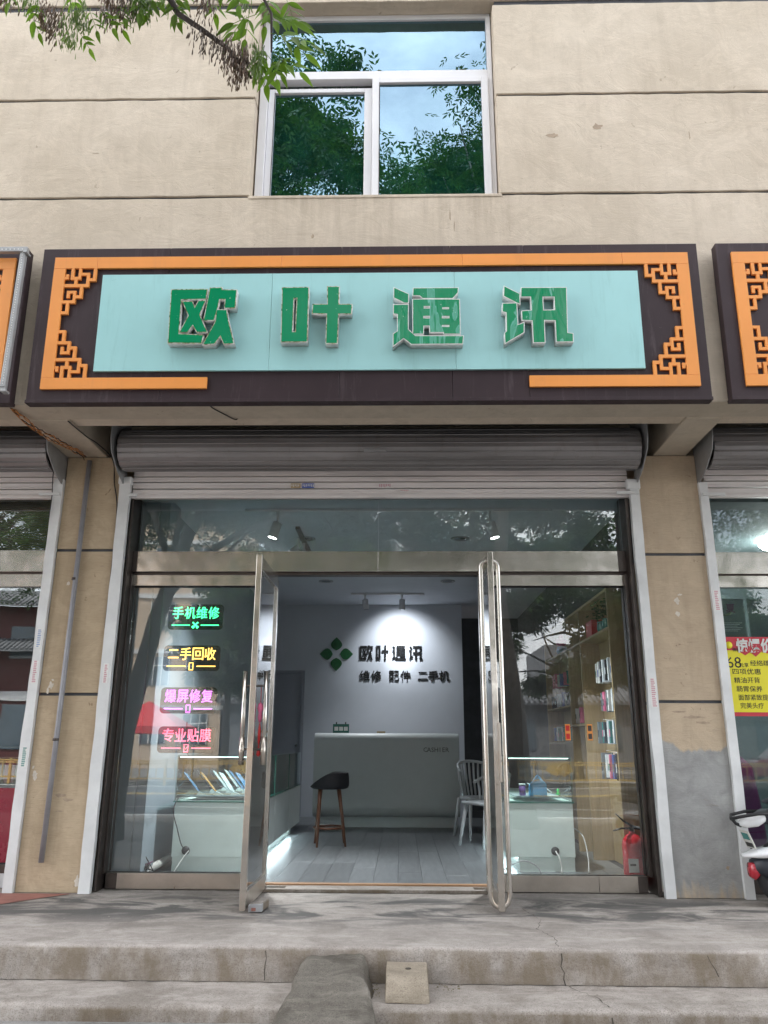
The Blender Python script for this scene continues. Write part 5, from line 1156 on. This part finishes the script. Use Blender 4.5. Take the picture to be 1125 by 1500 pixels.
for z in (.72, .92, 1.0): MB().tube([(-3.95, .30, z), (-2.93, .30, z)], .006, 6).build('rail', 'paper_white', BK)
# right shop contents
CL = thing('ceiling_lamp', 'round lit ceiling lamp seen through the right neighbouring transom', 'ceiling light', (3.35, 2.0, 3.0))
MB().lathe([(0, 2.93), (.14, 2.94), (.17, 2.97), (.17, 3.018), (0, 3.018)], (3.78, 1.6, 0), 24).build('shade', 'lamp_white', CL)
C2 = thing('ceiling_lamp', 'round lit lamp lower behind the right neighbouring pane', 'ceiling light', (3.3, 3.0, 2.9)); MB().lathe([(0, 2.83), (.16, 2.85), (.18, 2.90), (.16, 2.94), (0, 2.94)], (3.52, 2.9, 0), 24).build('shade', 'lamp_white', C2); MB().tube([(3.52, 2.9, 2.94), (3.52, 2.9, 3.018)], .01, 6).build('stem', 'dark_steel', C2)
l = bpy.data.lights.new('ceiling_lamp_light', 'POINT'); l.energy = 7; l.shadow_soft_size = .15; l.color = (1, .98, .94); o = bpy.data.objects.new('ceiling_lamp_light', l); COL.objects.link(o); o.location = (3.78, 1.6, 2.75)
PO = thing('price_poster', 'yellow handwritten price poster with red header in the right neighbouring window', 'poster', (2.9, .26, 1.25))
box('sheet', 'paper_yellow', PO, 2.545, 3.15, .188, .192, 1.285, 1.76); box('header', 'paper_red', PO, 2.545, 3.15, .188, .192, 1.7605, 1.865); box('footer', 'paper_red', PO, 2.545, 3.15, .188, .192, 1.255, 1.2845)
MB().prism([(2.66, 1.7595), (2.72, 1.72), (2.76, 1.745), (2.80, 1.71), (2.85, 1.75), (2.95, 1.72), (3.0, 1.7595)], 'Y', .1855, .1875).build('header_burst', 'paper_red', PO)
text('lettering', '惊爆价', 'paper_white', PO, 2.80, .185, 1.795, w=.29, h=.115, bold=.03, depth=.002)
text('lettering', '体验', 'ink', PO, 2.655, .185, 1.765, h=.03, bold=.008, depth=.001)
text('lettering', '68', 'ink', PO, 2.625, .1875, 1.665, h=.085, depth=.001); text('lettering', '元享', 'ink', PO, 2.70, .1875, 1.645, h=.035, bold=.008, depth=.001)
for s_, x, z, w in (('经络疏通', 2.85, 1.66, .20), ('四项优惠', 2.715, 1.595, .22), ('精油开背', 2.71, 1.528, .20), ('肠胃保养', 2.72, 1.462, .20), ('面部紧致提拉', 2.765, 1.397, .275), ('完美头疗', 2.725, 1.335, .18)):
    text('lettering', s_, 'ink', PO, x, .1875, z, w=w, h=.045, bold=.004, depth=.001, rot=R(rnd.uniform(-1, 1)))
text('lettering', '神韵', 'ink', PO, 3.0, .1875, 1.32, h=.035, depth=.001)
MB().lathe([(0, .1855), (.028, .1856), (.028, .1875)], (2.60, 0, 1.80), 14, 'Y').build('balloon', 'paper_yellow', PO)
for i, (x0, x1) in enumerate(((2.535, 2.80), (2.83, 3.10))):
    D_ = thing('info_board', ['dark glass info board with brush lettering above price poster', 'dark info board at right edge above price poster'][i], 'board', ((x0 + x1) / 2, .3, 1.87))
    box('board', 'board_grey', D_, x0, x1, .29, .294, 1.87, 2.19, .0)
    if i == 0:
        text('lettering', '長', 'ink', D_, 2.60, .2895, 2.11, h=.07, bold=.02, depth=.001); text('lettering', '夏', 'magenta_dark', D_, 2.69, .2895, 2.11, h=.07, bold=.02, depth=.001)
        MB().tube([(2.60 + .05 * math.cos(R(190 + k * 16)) + .04, .2885, 2.09 + .035 * math.sin(R(190 + k * 16))) for k in range(11)], .005, 5).build('brush_arc', 'ink', D_)
        b = MB()
        for r_ in range(6): b.box(2.60, 2.77 - .02 * (r_ % 3), .2885, .2895, 1.99 - r_ * .013, 1.993 - r_ * .013)
        b.build('small_print', 'paper_white', D_, kind='stuff')
WC = thing('locker', 'grey green metal locker standing behind right neighbouring window', 'locker', (2.7, 1.2, .02))
box('body', 'board_grey', WC, 2.52, 2.80, 1.0, 1.5, .02, .98, .004); box('door', 'teal_room', WC, 2.53, 2.66, .985, .999, .42, .96, .003); box('door', 'teal_room', WC, 2.53, 2.66, .985, .999, .04, .41, .003); box('door', 'board_grey', WC, 2.67, 2.79, .985, .999, .04, .96, .003)
box('label_plate', 'shelf_wood', WC, 2.56, 2.64, .981, .984, .34, .37)
MG = thing('draped_chair', 'chair draped in dark magenta cloth behind the neighbour window', 'chair', (3.0, 1.6, .02)); MB().lathe([(0, .95), (.16, .94), (.24, .85), (.28, .5), (.30, .02)], (2.98, 1.55, 0), 16).build('cloth', 'magenta_dark', MG)
ns = thing('clothes_pile', 'heap of dark blue clothes on top of the locker', 'clothes', (2.8, 1.4, .98)); MB().lathe([(0, 1.14), (.12, 1.12), (.2, 1.05), (.22, .985), (0, .985)], (2.75, 1.3, 0), 12).build('heap', 'blue', ns)
CX = thing('carton', 'brown cardboard panel behind the locker in right neighbouring shop', 'carton', (2.98, 2.2, .02)); box('body', 'shelf_wood', CX, 2.80, 3.2, 2.1, 2.4, .02, 1.2, .004); box('flap', 'shelf_wood', CX, 2.80, 3.2, 2.08, 2.098, 1.0, 1.19, .002)

# ------------------------------------------------------------------ scooter
def scooter(loc, rotz, label, group=None):
    T = thing('scooter', label, 'scooter', (0, 0, 0)); ORG[T.name] = Vector((0, 0, 0))
    def wheel(x, r):
        w = MB(); w.lathe([(r - .055, -.035), (r - .02, -.045), (r, -.02), (r, .02), (r - .02, .045), (r - .055, .035)], (x, 0, r), 30, 'Y'); o = w.build('wheel', 'tyre', T)
        w = MB(); w.lathe([(0, -.03), (.05, -.03), (.05, -.012), (r - .055, -.025), (r - .055, .025), (.05, .012), (.05, .03), (0, .03)], (x, 0, r), 24, 'Y'); w.build('rim', 'grey_sheet', o)
    wheel(-.64, .215); wheel(.60, .215)
    # body sections lofted from rounded rectangles: (x, z centre, half width, half height)
    def loft(name, secs, m, n=14):
        vs = []
        for x, z, w, h in secs:
            for j in range(n):
                a = 2 * math.pi * j / n; ca, sa = math.cos(a), math.sin(a)
                vs.append((x, w * math.copysign(abs(ca) ** .7, ca), z + h * math.copysign(abs(sa) ** .7, sa)))
        b = MB(); b.add(vs, [(i * n + j, i * n + (j + 1) % n, (i + 1) * n + (j + 1) % n, (i + 1) * n + j) for i in range(len(secs) - 1) for j in range(n)] + [tuple(range(n)), tuple((len(secs) - 1) * n + j for j in reversed(range(n)))], True)
        return b.build(name, m, T)
    loft('tail_fairing', [(-.935, .322, .03, .010), (-.83, .335, .09, .028), (-.65, .365, .125, .05), (-.45, .39, .14, .07), (-.2, .40, .13, .08), (-.08, .38, .11, .09)], 'scooter_white')
    loft('fairing_stripe', [(-.87, .334, .050, .007), (-.65, .362, .128, .012), (-.45, .385, .143, .014), (-.2, .395, .133, .014)], 'scooter_red')
    loft('seat', [(-.72, .665, .08, .012), (-.62, .675, .125, .035), (-.3, .665, .135, .045), (0, .65, .115, .04), (.08, .64, .06, .02)], 'scooter_dark')
    loft('seat_base', [(-.84, .555, .05, .02), (-.76, .57, .08, .05), (-.5, .575, .12, .055), (-.1, .57, .12, .065), (.05, .56, .07, .05)], 'scooter_dark')
    loft('rear_cap', [(-.935, .525, .02, .012), (-.90, .528, .06, .03), (-.83, .545, .085, .04), (-.76, .57, .07, .03)], 'scooter_white')
    loft('rear_mudguard', [(-.875, .26, .05, .04), (-.80, .25, .075, .075), (-.72, .33, .07, .05), (-.5, .36, .06, .03)], 'scooter_dark')
    loft('tail_lamp', [(-.90, .235, .03, .045), (-.875, .225, .05, .055), (-.84, .235, .04, .045)], 'scooter_red')
    loft('footboard', [(-.12, .20, .12, .05), (.0, .19, .14, .04), (.3, .19, .14, .04), (.40, .22, .12, .06)], 'scooter_dark')
    loft('leg_shield', [(.30, .30, .10, .12), (.36, .50, .16, .24), (.42, .62, .16, .22), (.46, .70, .10, .12)], 'scooter_white')
    loft('front_mudguard', [(.40, .44, .05, .02), (.55, .47, .07, .035), (.72, .42, .06, .03), (.80, .36, .03, .02)], 'scooter_white')
    loft('headlamp', [(.40, .86, .10, .07), (.48, .87, .08, .06), (.53, .86, .03, .03)], 'scooter_white')
    MB().tube([(.60, -.05, .22), (.50, -.05, .5), (.40, -.02, .85)], .018, 8).build('fork', 'dark_steel', T); MB().tube([(.60, .05, .22), (.50, .05, .5), (.40, .02, .85)], .018, 8).build('fork', 'dark_steel', T)
    MB().tube([(.28, -.32, .92), (.38, -.12, .94), (.40, 0, .93), (.38, .12, .94), (.28, .32, .92)], .013, 8).build('handlebar', 'dark_steel', T)
    for s in (-1, 1):
        MB().tube([(.28, s * .32, .92), (.24, s * .40, .915)], .018, 8).build('grip', 'black_rubber', T)
        MB().tube([(.36, s * .16, .94), (.34, s * .2, 1.05), (.33, s * .24, 1.09)], .006, 6).build('mirror_stem', 'dark_steel', T)
        MB().lathe([(0, -.008), (.05, -.006), (.05, .006), (0, .008)], (.33, s * .25, 1.10), 14, 'X').build('mirror', 'polished_steel', T)
    P = [(-.70, -.09, .60), (-.84, -.10, .595), (-.95, -.075, .575), (-.985, 0, .555), (-.95, .075, .575), (-.84, .10, .595), (-.70, .09, .60)]
    MB().tube(P, .011, 8).build('grab_rail', 'black_rubber', T)
    MB().tube([(-.98, 0, .556), (-.955, 0, .525), (-.92, 0, .51)], .011, 8).build('grab_rail', 'black_rubber', T)
    M_ = Matrix.Translation((-.885, 0, .425)) @ Matrix.Rotation(R(-22), 4, 'Y')
    MB().box(-.004, .004, -.065, .065, -.06, .06, M_).build('number_plate', 'pvc_pipe', T, .002)
    MB().box(-.0052, -.0042, -.045, .05, .0, .045, M_).build('plate_sticker', 'teal_jar', T); MB().box(-.0052, -.0042, -.05, .05, -.05, -.02, M_).build('plate_print', 'ink', T)
    MB().tube([(-.05, .10, .2), (-.08, .2, .01)], .012, 8).build('kickstand', 'dark_steel', T)
    T.location = loc; T.rotation_euler = (0, 0, R(rotz)); return T
S1 = scooter((3.25, -.27, 0), 3, 'white scooter with red stripe parked at right edge of the porch')
S2 = copy_tree(S1); S2.location = (3.3, -4.3, -.245); S2.rotation_euler = (0, 0, R(70)); S2['label'] = 'white scooter parked on the pavement behind the viewer'

# ------------------------------------------------------------------ trees
def crown_mesh(seed, R3, n, leaf=.115, clumps=60):
    rr = random.Random(seed); b = MB(); C = []
    for i in range(clumps):
        while True:
            p = Vector((rr.uniform(-1, 1), rr.uniform(-1, 1), rr.uniform(-1, 1)))
            if .30 < p.length < 1: break
        C.append((Vector((p.x * R3[0], p.y * R3[1], p.z * R3[2])), rr.uniform(.35, .75)))
    V = []; Fc = []
    for i in range(n):
        c, s = C[i % clumps]; d = Vector((rr.gauss(0, 1), rr.gauss(0, 1), rr.gauss(0, .75))) * s * .55; p = c + d
        a = rr.uniform(0, 6.28); e = rr.uniform(-1.1, .3); dr = Vector((math.cos(a) * math.cos(e), math.sin(a) * math.cos(e), math.sin(e)))
        sd = dr.cross(Vector((rr.gauss(0, .4), rr.gauss(0, .4), 1))).normalized(); L = leaf * rr.uniform(.8, 1.3)
        # a sprig: three leaflets
        for q, (t, sg) in enumerate(((0, 0), (.25, 1), (.25, -1), (.75, 1), (.75, -1))):
            o = p - dr * (t * L * 1.5); dd = (dr + sd * sg * .9).normalized(); ss = dd.cross(sd.cross(dr)).normalized() * L * .17; k = len(V)
            V += [o, o + dd * L * .45 + ss, o + dd * L, o + dd * L * .45 - ss]; Fc.append((k, k + 1, k + 2, k + 3))
    b.add(V, Fc); return b
def tree(name, label, base, trunk, r0, crowns, seed, n=9000, group=None):
    T = thing(name, label, 'tree', base, group)
    P = [Vector(p) for p in trunk]; k = len(P)
    out = []; rs = []
    for i in range(k - 1):
        for q in range(5): out.append(P[i].lerp(P[i + 1], q / 5)); rs.append(r0 * (1 - .55 * (i + q / 5) / (k - 1)))
    out.append(P[-1]); rs.append(r0 * .45); rs[0] *= 1.35; rs[1] *= 1.12
    MB().tube(out, rs, 14).build('trunk', 'bark', T)
    rr = random.Random(seed)
    for (c, R3) in crowns:
        c = Vector(c)
        for i in range(7):
            st = out[int(len(out) * rr.uniform(.55, .99))]; e = c + Vector((rr.uniform(-.7, .7) * R3[0], rr.uniform(-.7, .7) * R3[1], rr.uniform(-.7, .6) * R3[2])); m_ = st.lerp(e, .5) + Vector((rr.uniform(-.2, .2), rr.uniform(-.2, .2), rr.uniform(-.1, .35)))
            MB().tube([st, st.lerp(m_, .5) + Vector((0, 0, .1)), m_, e], [r0 * .38, r0 * .3, r0 * .2, r0 * .06], 7).build('limb', 'bark', T)
        b = crown_mesh(seed, R3, n, .3 if base[1] < -20 else .115); b.v = [tuple(Vector(v) + c) for v in b.v]; b.build('crown', 'crown_leaf', T, kind='stuff'); seed += 1
    return T
AT = tree('ash_tree', 'ash tree whose leafy seed-hung branch droops in at the top left', (-4.0, -4.9, -.25),
          [(-4.0, -4.9, -.26), (-3.9, -4.9, 1.2), (-3.6, -4.95, 2.8), (-3.15, -5.0, 4.4), (-3.0, -5.1, 6.2)], .17, [((-1.95, -6.3, 9.4), (1.9, 1.6, 2.7)), ((-4.4, -7.0, 6.6), (2.4, 2.0, 2.3)), ((-1.5, -9.0, 5.9), (2.3, 1.6, 1.1))], 31, 8500)
tree('street_tree', 'street tree across from right side of shop, seen in glass', (1.95, -6.9, -.25), [(1.95, -6.9, -.26), (1.9, -6.9, 1.5), (1.7, -7.0, 3.4), (1.9, -7.3, 5.5), (2.2, -7.5, 7.0)], .19, [((2.5, -8.5, 11.0), (2.1, 1.7, 2.6)), ((1.0, -8.8, 10.2), (1.7, 1.5, 1.9)), ((1.5, -9.2, 5.6), (3.0, 1.8, 1.6))], 41, 8500, 'street trees behind the viewer')
tree('street_tree', 'street tree behind the viewer, left near the kerb', (-9.0, -8.2, -.25), [(-9.0, -8.2, -.26), (-9.1, -8.2, 1.5), (-9.0, -8.5, 3.4), (-8.8, -9.0, 5.2)], .17, [((-8.4, -9.8, 6.2), (3.2, 2.0, 1.9))], 81, 8500, 'street trees behind the viewer')
tree('street_tree', 'street tree behind the viewer, between canopy and gallery', (-6.9, -25.4, -.26), [(-6.9, -25.4, -.27), (-6.9, -25.4, 2.0), (-6.8, -25.4, 4.4)], .17, [((-6.8, -25.4, 5.6), (1.9, 1.8, 3.0))], 91, 8500, 'street trees behind the viewer')
tree('street_tree', 'street tree behind the viewer further right', (6.5, -7.2, -.25), [(6.5, -7.2, -.26), (6.6, -7.2, 1.6), (6.9, -7.3, 3.2), (6.7, -7.6, 5.6)], .17, [((6.6, -8.0, 6.6), (2.6, 2.2, 2.8))], 51, 8500, 'street trees behind the viewer')
tree('street_tree', 'street tree behind the viewer far across the road', (-2.0, -23.5, -.26), [(-2.0, -23.5, -.27), (-2.0, -23.5, 2.0), (-1.8, -23.6, 5.0)], .17, [((-1.8, -23.6, 6.0), (3.8, 2.4, 2.8))], 61, 9000, 'street trees behind the viewer')
tree('street_tree', 'street tree behind the viewer, far right over the road', (6.5, -23.8, -.26), [(6.5, -23.8, -.27), (6.5, -23.8, 2.0), (6.7, -23.8, 5.0)], .17, [((6.5, -23.8, 6.0), (4.4, 2.4, 3.4)), ((11.5, -24.5, 5.0), (3.6, 2.0, 3.0))], 71, 9000, 'street trees behind the viewer')
# the drooping branch in the picture, part of the ash tree
o0 = _org(AT)
def PX(px, py, y=-3.9):   # metres in the plane the branch hangs in; image offsets only describe its layout
    return Vector((-.860 + (px - 245) * .00262, y, 3.683 - py * .00325))
tw = [Vector((-3.05, -5.05, 4.9)), Vector((-2.2, -4.6, 5.0)), Vector((-1.4, -4.1, 4.55)), PX(225, -40), PX(262, 20), PX(300, 45), PX(335, 65, -3.88), PX(368, 100, -3.86)]
MB().tube(tw, [.05, .04, .025, .013, .011, .0095, .008, .005], 8).build('branch', 'twig', AT)
tw2 = [Vector((-2.2, -4.6, 5.0)), Vector((-1.7, -4.2, 4.3)), PX(40, -70), PX(100, -30), PX(160, -8)]
MB().tube(tw2, [.03, .02, .010, .007, .004], 8).build('branch', 'twig', AT)
tw3 = [PX(225, -40), PX(300, -25, -3.95), PX(370, -10, -3.95), PX(398, 40, -3.95), PX(400, 90, -3.94)]
MB().tube(tw3, [.010, .009, .007, .005, .003], 8).build('branch', 'twig', AT)
LM = []
for v_ in range(4):
    rr = random.Random(90 + v_); w = rr.uniform(.145, .20); bend = rr.uniform(.05, .22); n = 7; vs = []; fs = []
    for i in range(n + 1):
        t = i / n; hw = w * math.sin(math.pi * min(1, t ** .75)) * (1 - .25 * t) if 0 < i < n else .004
        zc = -bend * t * t; cup = hw * .32
        vs += [(t, -hw, zc + cup), (t, 0, zc), (t, hw, zc + cup)]
    for i in range(n):
        for j in range(2): k = i * 3 + j; fs.append((k, k + 1, k + 4, k + 3))
    me = bpy.data.meshes.new('leaf'); me.from_pydata(vs, [], fs); me.materials.append(MATS['ash_leaf'])
    for p in me.polygons: p.use_smooth = True
    LM.append(me)
rr = random.Random(77); nleaf = 0
def leaflet(p, d, up, L):
    global nleaf
    d = d.normalized(); s = up.cross(d).normalized(); u = d.cross(s)
    M_ = Matrix((( d.x, s.x, u.x, p.x), (d.y, s.y, u.y, p.y), (d.z, s.z, u.z, p.z), (0, 0, 0, 1)))
    o = bpy.data.objects.new('leaf', rr.choice(LM)); COL.objects.link(o); o.parent = AT
    o.matrix_local = Matrix.Translation(-o0) @ M_ @ Matrix.Diagonal((L, L, L, 1)); nleaf += 1
def compound(px, py, ang, pairs, size=1.0, y=-3.9, ln=.068):
    """one pinnate leaf: stem from the point px, py, heading ang degrees (0 right, -90 down)"""
    p = PX(px, py, y + rr.uniform(-.06, .06)); a = R(ang); d = Vector((math.cos(a), rr.uniform(-.35, .35), math.sin(a))).normalized()
    L = size * ln; step = L * .52; pts = [p]; nrm = Vector((rr.uniform(-.4, .4), -1, rr.uniform(-.1, .7))).normalized()
    for k in range(pairs + 1):
        d = (d + Vector((0, 0, -.10))).normalized(); q = pts[-1] + d * (step if k else step * 1.2); pts.append(q)
        side = nrm.cross(d).normalized()
        if k < pairs:
            for s in (-1, 1):
                dd = (d * .75 + side * s * .85 + Vector((0, 0, -.22)) + Vector([rr.uniform(-.18, .18) for _ in range(3)])).normalized()
                n2 = (nrm + Vector([rr.uniform(-.5, .5) for _ in range(3)])).normalized(); leaflet(q, dd, n2, L * rr.uniform(.8, 1.1))
        else: leaflet(q, d + Vector((0, 0, -.15)), nrm, L * 1.1)
    MB().tube(pts, .0011, 4, caps=False).build('leaf_stem', 'ash_leaf', AT)
for a in [(398, 12, -20, 1, 1.2), (392, 40, -5, 1, 1.25), (400, 55, -20, 2, 1.15), (398, 68, -8, 3, 1.05), (402, 85, -25, 2, 1.0), (390, 74, -50, 2, .8), (400, 82, -45, 1, 1.0), (382, 72, -80, 2, .9), (385, 60, -100, 2, 1.0), (398, 85, -75, 2, .95), (375, 30, -160, 1, 1.15), (365, 20, -100, 2, 1.05), (352, 5, -120, 2, 1.1), (345, -15, -80, 3, 1.0), (375, -10, -60, 3, 1.0),
          (300, -30, -75, 2, 1.0), (270, -30, -100, 2, 1.0), (255, -25, -85, 3, 1.1), (235, -30, -110, 3, 1.0), (248, 5, -60, 1, .9), (225, -10, -105, 2, 1.0), (205, -15, -80, 3, 1.0), (190, -20, -60, 3, .9), (170, -5, -60, 3, .85), (150, 15, -48, 3, .8), (140, 22, -62, 3, .8), (125, 45, -50, 2, .7), (150, 0, -40, 3, .85),
          (110, -20, -80, 2, .9), (60, -10, -100, 2, .9), (40, -2, -60, 2, .8), (30, -25, -100, 2, .9), (410, -10, -70, 2, 1.1), (388, -20, -95, 3, 1.1), (330, -30, -95, 2, 1.0), (385, 60, -110, 2, .9)]:
    compound(*a[:4], size=a[4])
def seeds(px, py, wpx, hpx, n, m, y=-3.9):
    b = MB()
    for i in range(n):
        p = PX(px + rr.gauss(0, wpx * .42), py + hpx * rr.random() ** 1.1 - 6, y + rr.gauss(0, .022)); L = rr.uniform(.026, .042); a = rr.uniform(0, 6.28)
        d = Vector((rr.gauss(0, .16), rr.gauss(0, .16), -1)).normalized(); s = Vector((math.cos(a), math.sin(a), 0)) * .0028
        b.add([p, p + d * L * .45 + s * .7, p + d * L * .8 + s, p + d * L, p + d * L * .8 - s, p + d * L * .45 - s * .7], [(0, 1, 2, 5), (5, 2, 3, 4)])
        if i % 5 == 0: b.tube([p, p + Vector((rr.gauss(0, .004), 0, .022))], .0006, 3, caps=False)
    b.build('seed_cluster', m, AT, kind='stuff')
for a in ((72, 5, 12, 30, 90, 'brown_seed'), (88, 12, 16, 45, 170, 'brown_seed'), (112, 18, 18, 48, 190, 'green_seed'), (128, 10, 14, 30, 90, 'green_seed'), (170, -8, 22, 40, 190, 'brown_seed'), (158, -5, 10, 32, 70, 'brown_seed'), (208, -5, 22, 36, 160, 'green_seed'), (192, -8, 14, 30, 90, 'brown_seed'), (302, -10, 20, 32, 150, 'brown_seed'), (14, -5, 16, 12, 60, 'brown_seed'), (48, -5, 18, 20, 70, 'green_seed'),
          (283, 28, 6, 28, 26, 'brown_seed'), (300, 42, 10, 34, 55, 'brown_seed'), (318, 52, 10, 30, 70, 'brown_seed'), (335, 60, 12, 42, 120, 'brown_seed'), (352, 72, 13, 48, 210, 'brown_seed'), (362, 78, 8, 38, 120, 'brown_seed'), (378, 70, 12, 48, 170, 'green_seed'), (355, -5, 12, 22, 60, 'green_seed'), (245, -15, 15, 25, 60, 'green_seed')):
    seeds(*a)

# ------------------------------------------------------------------ the far side of the street (seen in the panes)
AP = thing('apartment_block', 'beige apartment block across the road behind the viewer', 'building', (-16, -36, -.26))
box('wall', 'beige_facade', AP, -16.4, -9.4, -44, -36, -.26, 15.5)
for fz in range(5):
    box('floor_band', 'white_facade', AP, -16.45, -9.35, -35.99, -35.9, fz * 3.0 + 2.6, fz * 3.0 + 2.85)
    for ix in range(3):
        x = -15.9 + ix * 2.2; w_ = box('window', 'facade_window', AP, x, x + 1.35, -35.99, -35.95, fz * 3.0 + .9, fz * 3.0 + 2.4)
        b = MB()
        for q in (0, .45, .9, 1.30): b.box(x + q, x + q + .05, -35.94, -35.90, fz * 3.0 + .9, fz * 3.0 + 2.4)
        b.box(x, x + 1.35, -35.94, -35.905, fz * 3.0 + 1.9, fz * 3.0 + 1.96); b.build('window_frame', 'white_facade', w_)
box('roof', 'roof_tile_grey', AP, -16.8, -9.0, -44.4, -35.4, 15.51, 15.9)
HL = thing('tiled_roof_hall', 'traditional two tier hall with grey tiled eaves and red columns across the road', 'building', (-34, -38, -.26))
box('wall', 'temple_red', HL, -50, -17.0, -44, -38, -.26, 8.5)
def eave(parent, x0, x1, y, z, d=1.4, pitch=.5, hgt=.9):
    b = MB(); n = int((x1 - x0) / .28)
    b.prism([(y, z), (y + d, z - hgt * .35), (y + d, z - hgt * .35 + .1), (y - .6, z + hgt)], 'X', x0, x1); b.build('eave_slab', 'roof_tile_grey', parent)
    b = MB()
    for i in range(n): x = x0 + i * .28; b.tube([(x, y + d + .03, z - hgt * .35 + .13), (x, y - .5, z + hgt * .9)], .07, 6)
    b.build('roof_tiles', 'roof_tile_grey', parent, kind='stuff')
eave(HL, -50, -16.9, -38, 6.1); eave(HL, -50, -16.9, -38, 8.6); box('white_band', 'stone_white', HL, -50, -16.95, -37.99, -37.9, 3.2, 3.7)
for i in range(12): MB().tube([(-48 + i * 2.8, -37.4, -.26), (-48 + i * 2.8, -37.4, 4.4)], .18, 10).build('column', 'temple_red', HL)
for i in range(11): box('window', 'facade_window', HL, -47.4 + i * 2.8, -45.6 + i * 2.8, -37.98, -37.93, 5.5, 7.3); box('window', 'facade_window', HL, -47.4 + i * 2.8, -45.6 + i * 2.8, -37.98, -37.93, .6, 3.0)
GW = thing('garden_gallery', 'long grey walled gallery with tiled eave across the road', 'building', (12, -36, -.26))
box('wall', 'gallery_grey', GW, -9.5, 45, -38, -36, -.26, 3.0); eave(GW, -9.6, 45, -36.4, 3.2, 1.0, .5, .7)
for i in range(12): box('window', 'facade_window', GW, -8 + i * 4.4, -6.2 + i * 4.4, -35.99, -35.94, .7, 2.2)
FB = thing('office_block', 'plain grey block far beyond the gallery roof', 'building', (22, -60, -.26)); box('wall', 'gallery_grey', FB, 12, 34, -70, -60, -.26, 9)
for fz in range(2):
    for ix in range(8): box('window', 'facade_window', FB, 13 + ix * 2.6, 14.6 + ix * 2.6, -59.99, -59.9, .9 + fz * 3.1, 2.5 + fz * 3.1)
GRL = thing('road_railing', 'golden road railing with fan shaped emblems across the road', 'railing', (0, -21.7, -.38))
b = MB()
for z in (.38, .30, -.18): b.box(-30, 30, -21.72, -21.68, z, z + .05)
b.build('rail', 'gold_rail', GRL)
b = MB()
for i in range(201): b.box(-30 + i * .3, -29.97 + i * .3, -21.715, -21.685, -.18, .30)
b.build('balusters', 'gold_rail', GRL, kind='stuff')
for i in range(11):
    x = -27 + i * 5.4; P = [(x + .55 * math.cos(R(30 + k * 12)), -.12 + .55 * math.sin(R(30 + k * 12))) for k in range(11)] + [(x + .14 * math.cos(R(150 - k * 12)), -.12 + .14 * math.sin(R(150 - k * 12))) for k in range(11)]
    MB().prism(P, 'Y', -21.66, -21.64).build('fan_emblem', 'gold_rail', GRL)
    box('post', 'gold_rail', GRL, x + 2.66, x + 2.74, -21.74, -21.66, -.38, .48)
RT = thing('market_canopy', 'red pop up canopy beside the road behind the viewer', 'canopy', (-9.3, -22.9, -.26))
b = MB(); b.add([(-10.8, -24.4, 1.55), (-7.8, -24.4, 1.55), (-7.8, -21.95, 1.55), (-10.8, -21.95, 1.55), (-9.3, -23.2, 2.45), (-10.8, -24.4, 1.3), (-7.8, -24.4, 1.3), (-7.8, -21.95, 1.3), (-10.8, -21.95, 1.3)], [(0, 1, 4), (1, 2, 4), (2, 3, 4), (3, 0, 4), (0, 5, 6, 1), (1, 6, 7, 2), (2, 7, 8, 3), (3, 8, 5, 0)]); b.build('cloth', 'canopy_red', RT)
for x in (-10.75, -7.85):
    for y in (-24.35, -22.0): MB().tube([(x, y, -.26), (x, y, 1.5)], .03, 6).build('pole', 'grey_sheet', RT)
def car(x, y, m, label):
    T = thing('parked_car', label, 'car', (x, y, -.26))
    prof = [(-2.2, .15), (-2.25, .55), (-2.0, .75), (-1.3, .85), (-.7, 1.32), (.8, 1.34), (1.5, .9), (2.15, .8), (2.25, .5), (2.2, .15)]
    MB().prism([(x + p[0], p[1] - .26) for p in prof], 'Y', y - .85, y + .85).build('body', m, T, .06, 3)
    MB().prism([(x - 1.15, .64), (-.62 + x, 1.03), (x + .72, 1.04), (x + 1.3, .65)], 'Y', y - .86, y + .86).build('windows', 'facade_window', T)
    for wx in (-1.4, 1.4):
        for wy in (-.8, .8): MB().lathe([(0, wy - .1), (.32, wy - .1), (.32, wy + .1), (0, wy + .1)], (x + wx, y, .06), 20, 'Y').build('wheel', 'tyre', T)
car(-20.0, -24.5, 'car_grey', 'grey car parked across the road, left of red canopy'); car(-26.0, -24.5, 'car_grey', 'grey car parked across the road in front of tiled hall'); car(15.0, -24.5, 'car_red', 'red car parked across the road beyond gold railing')
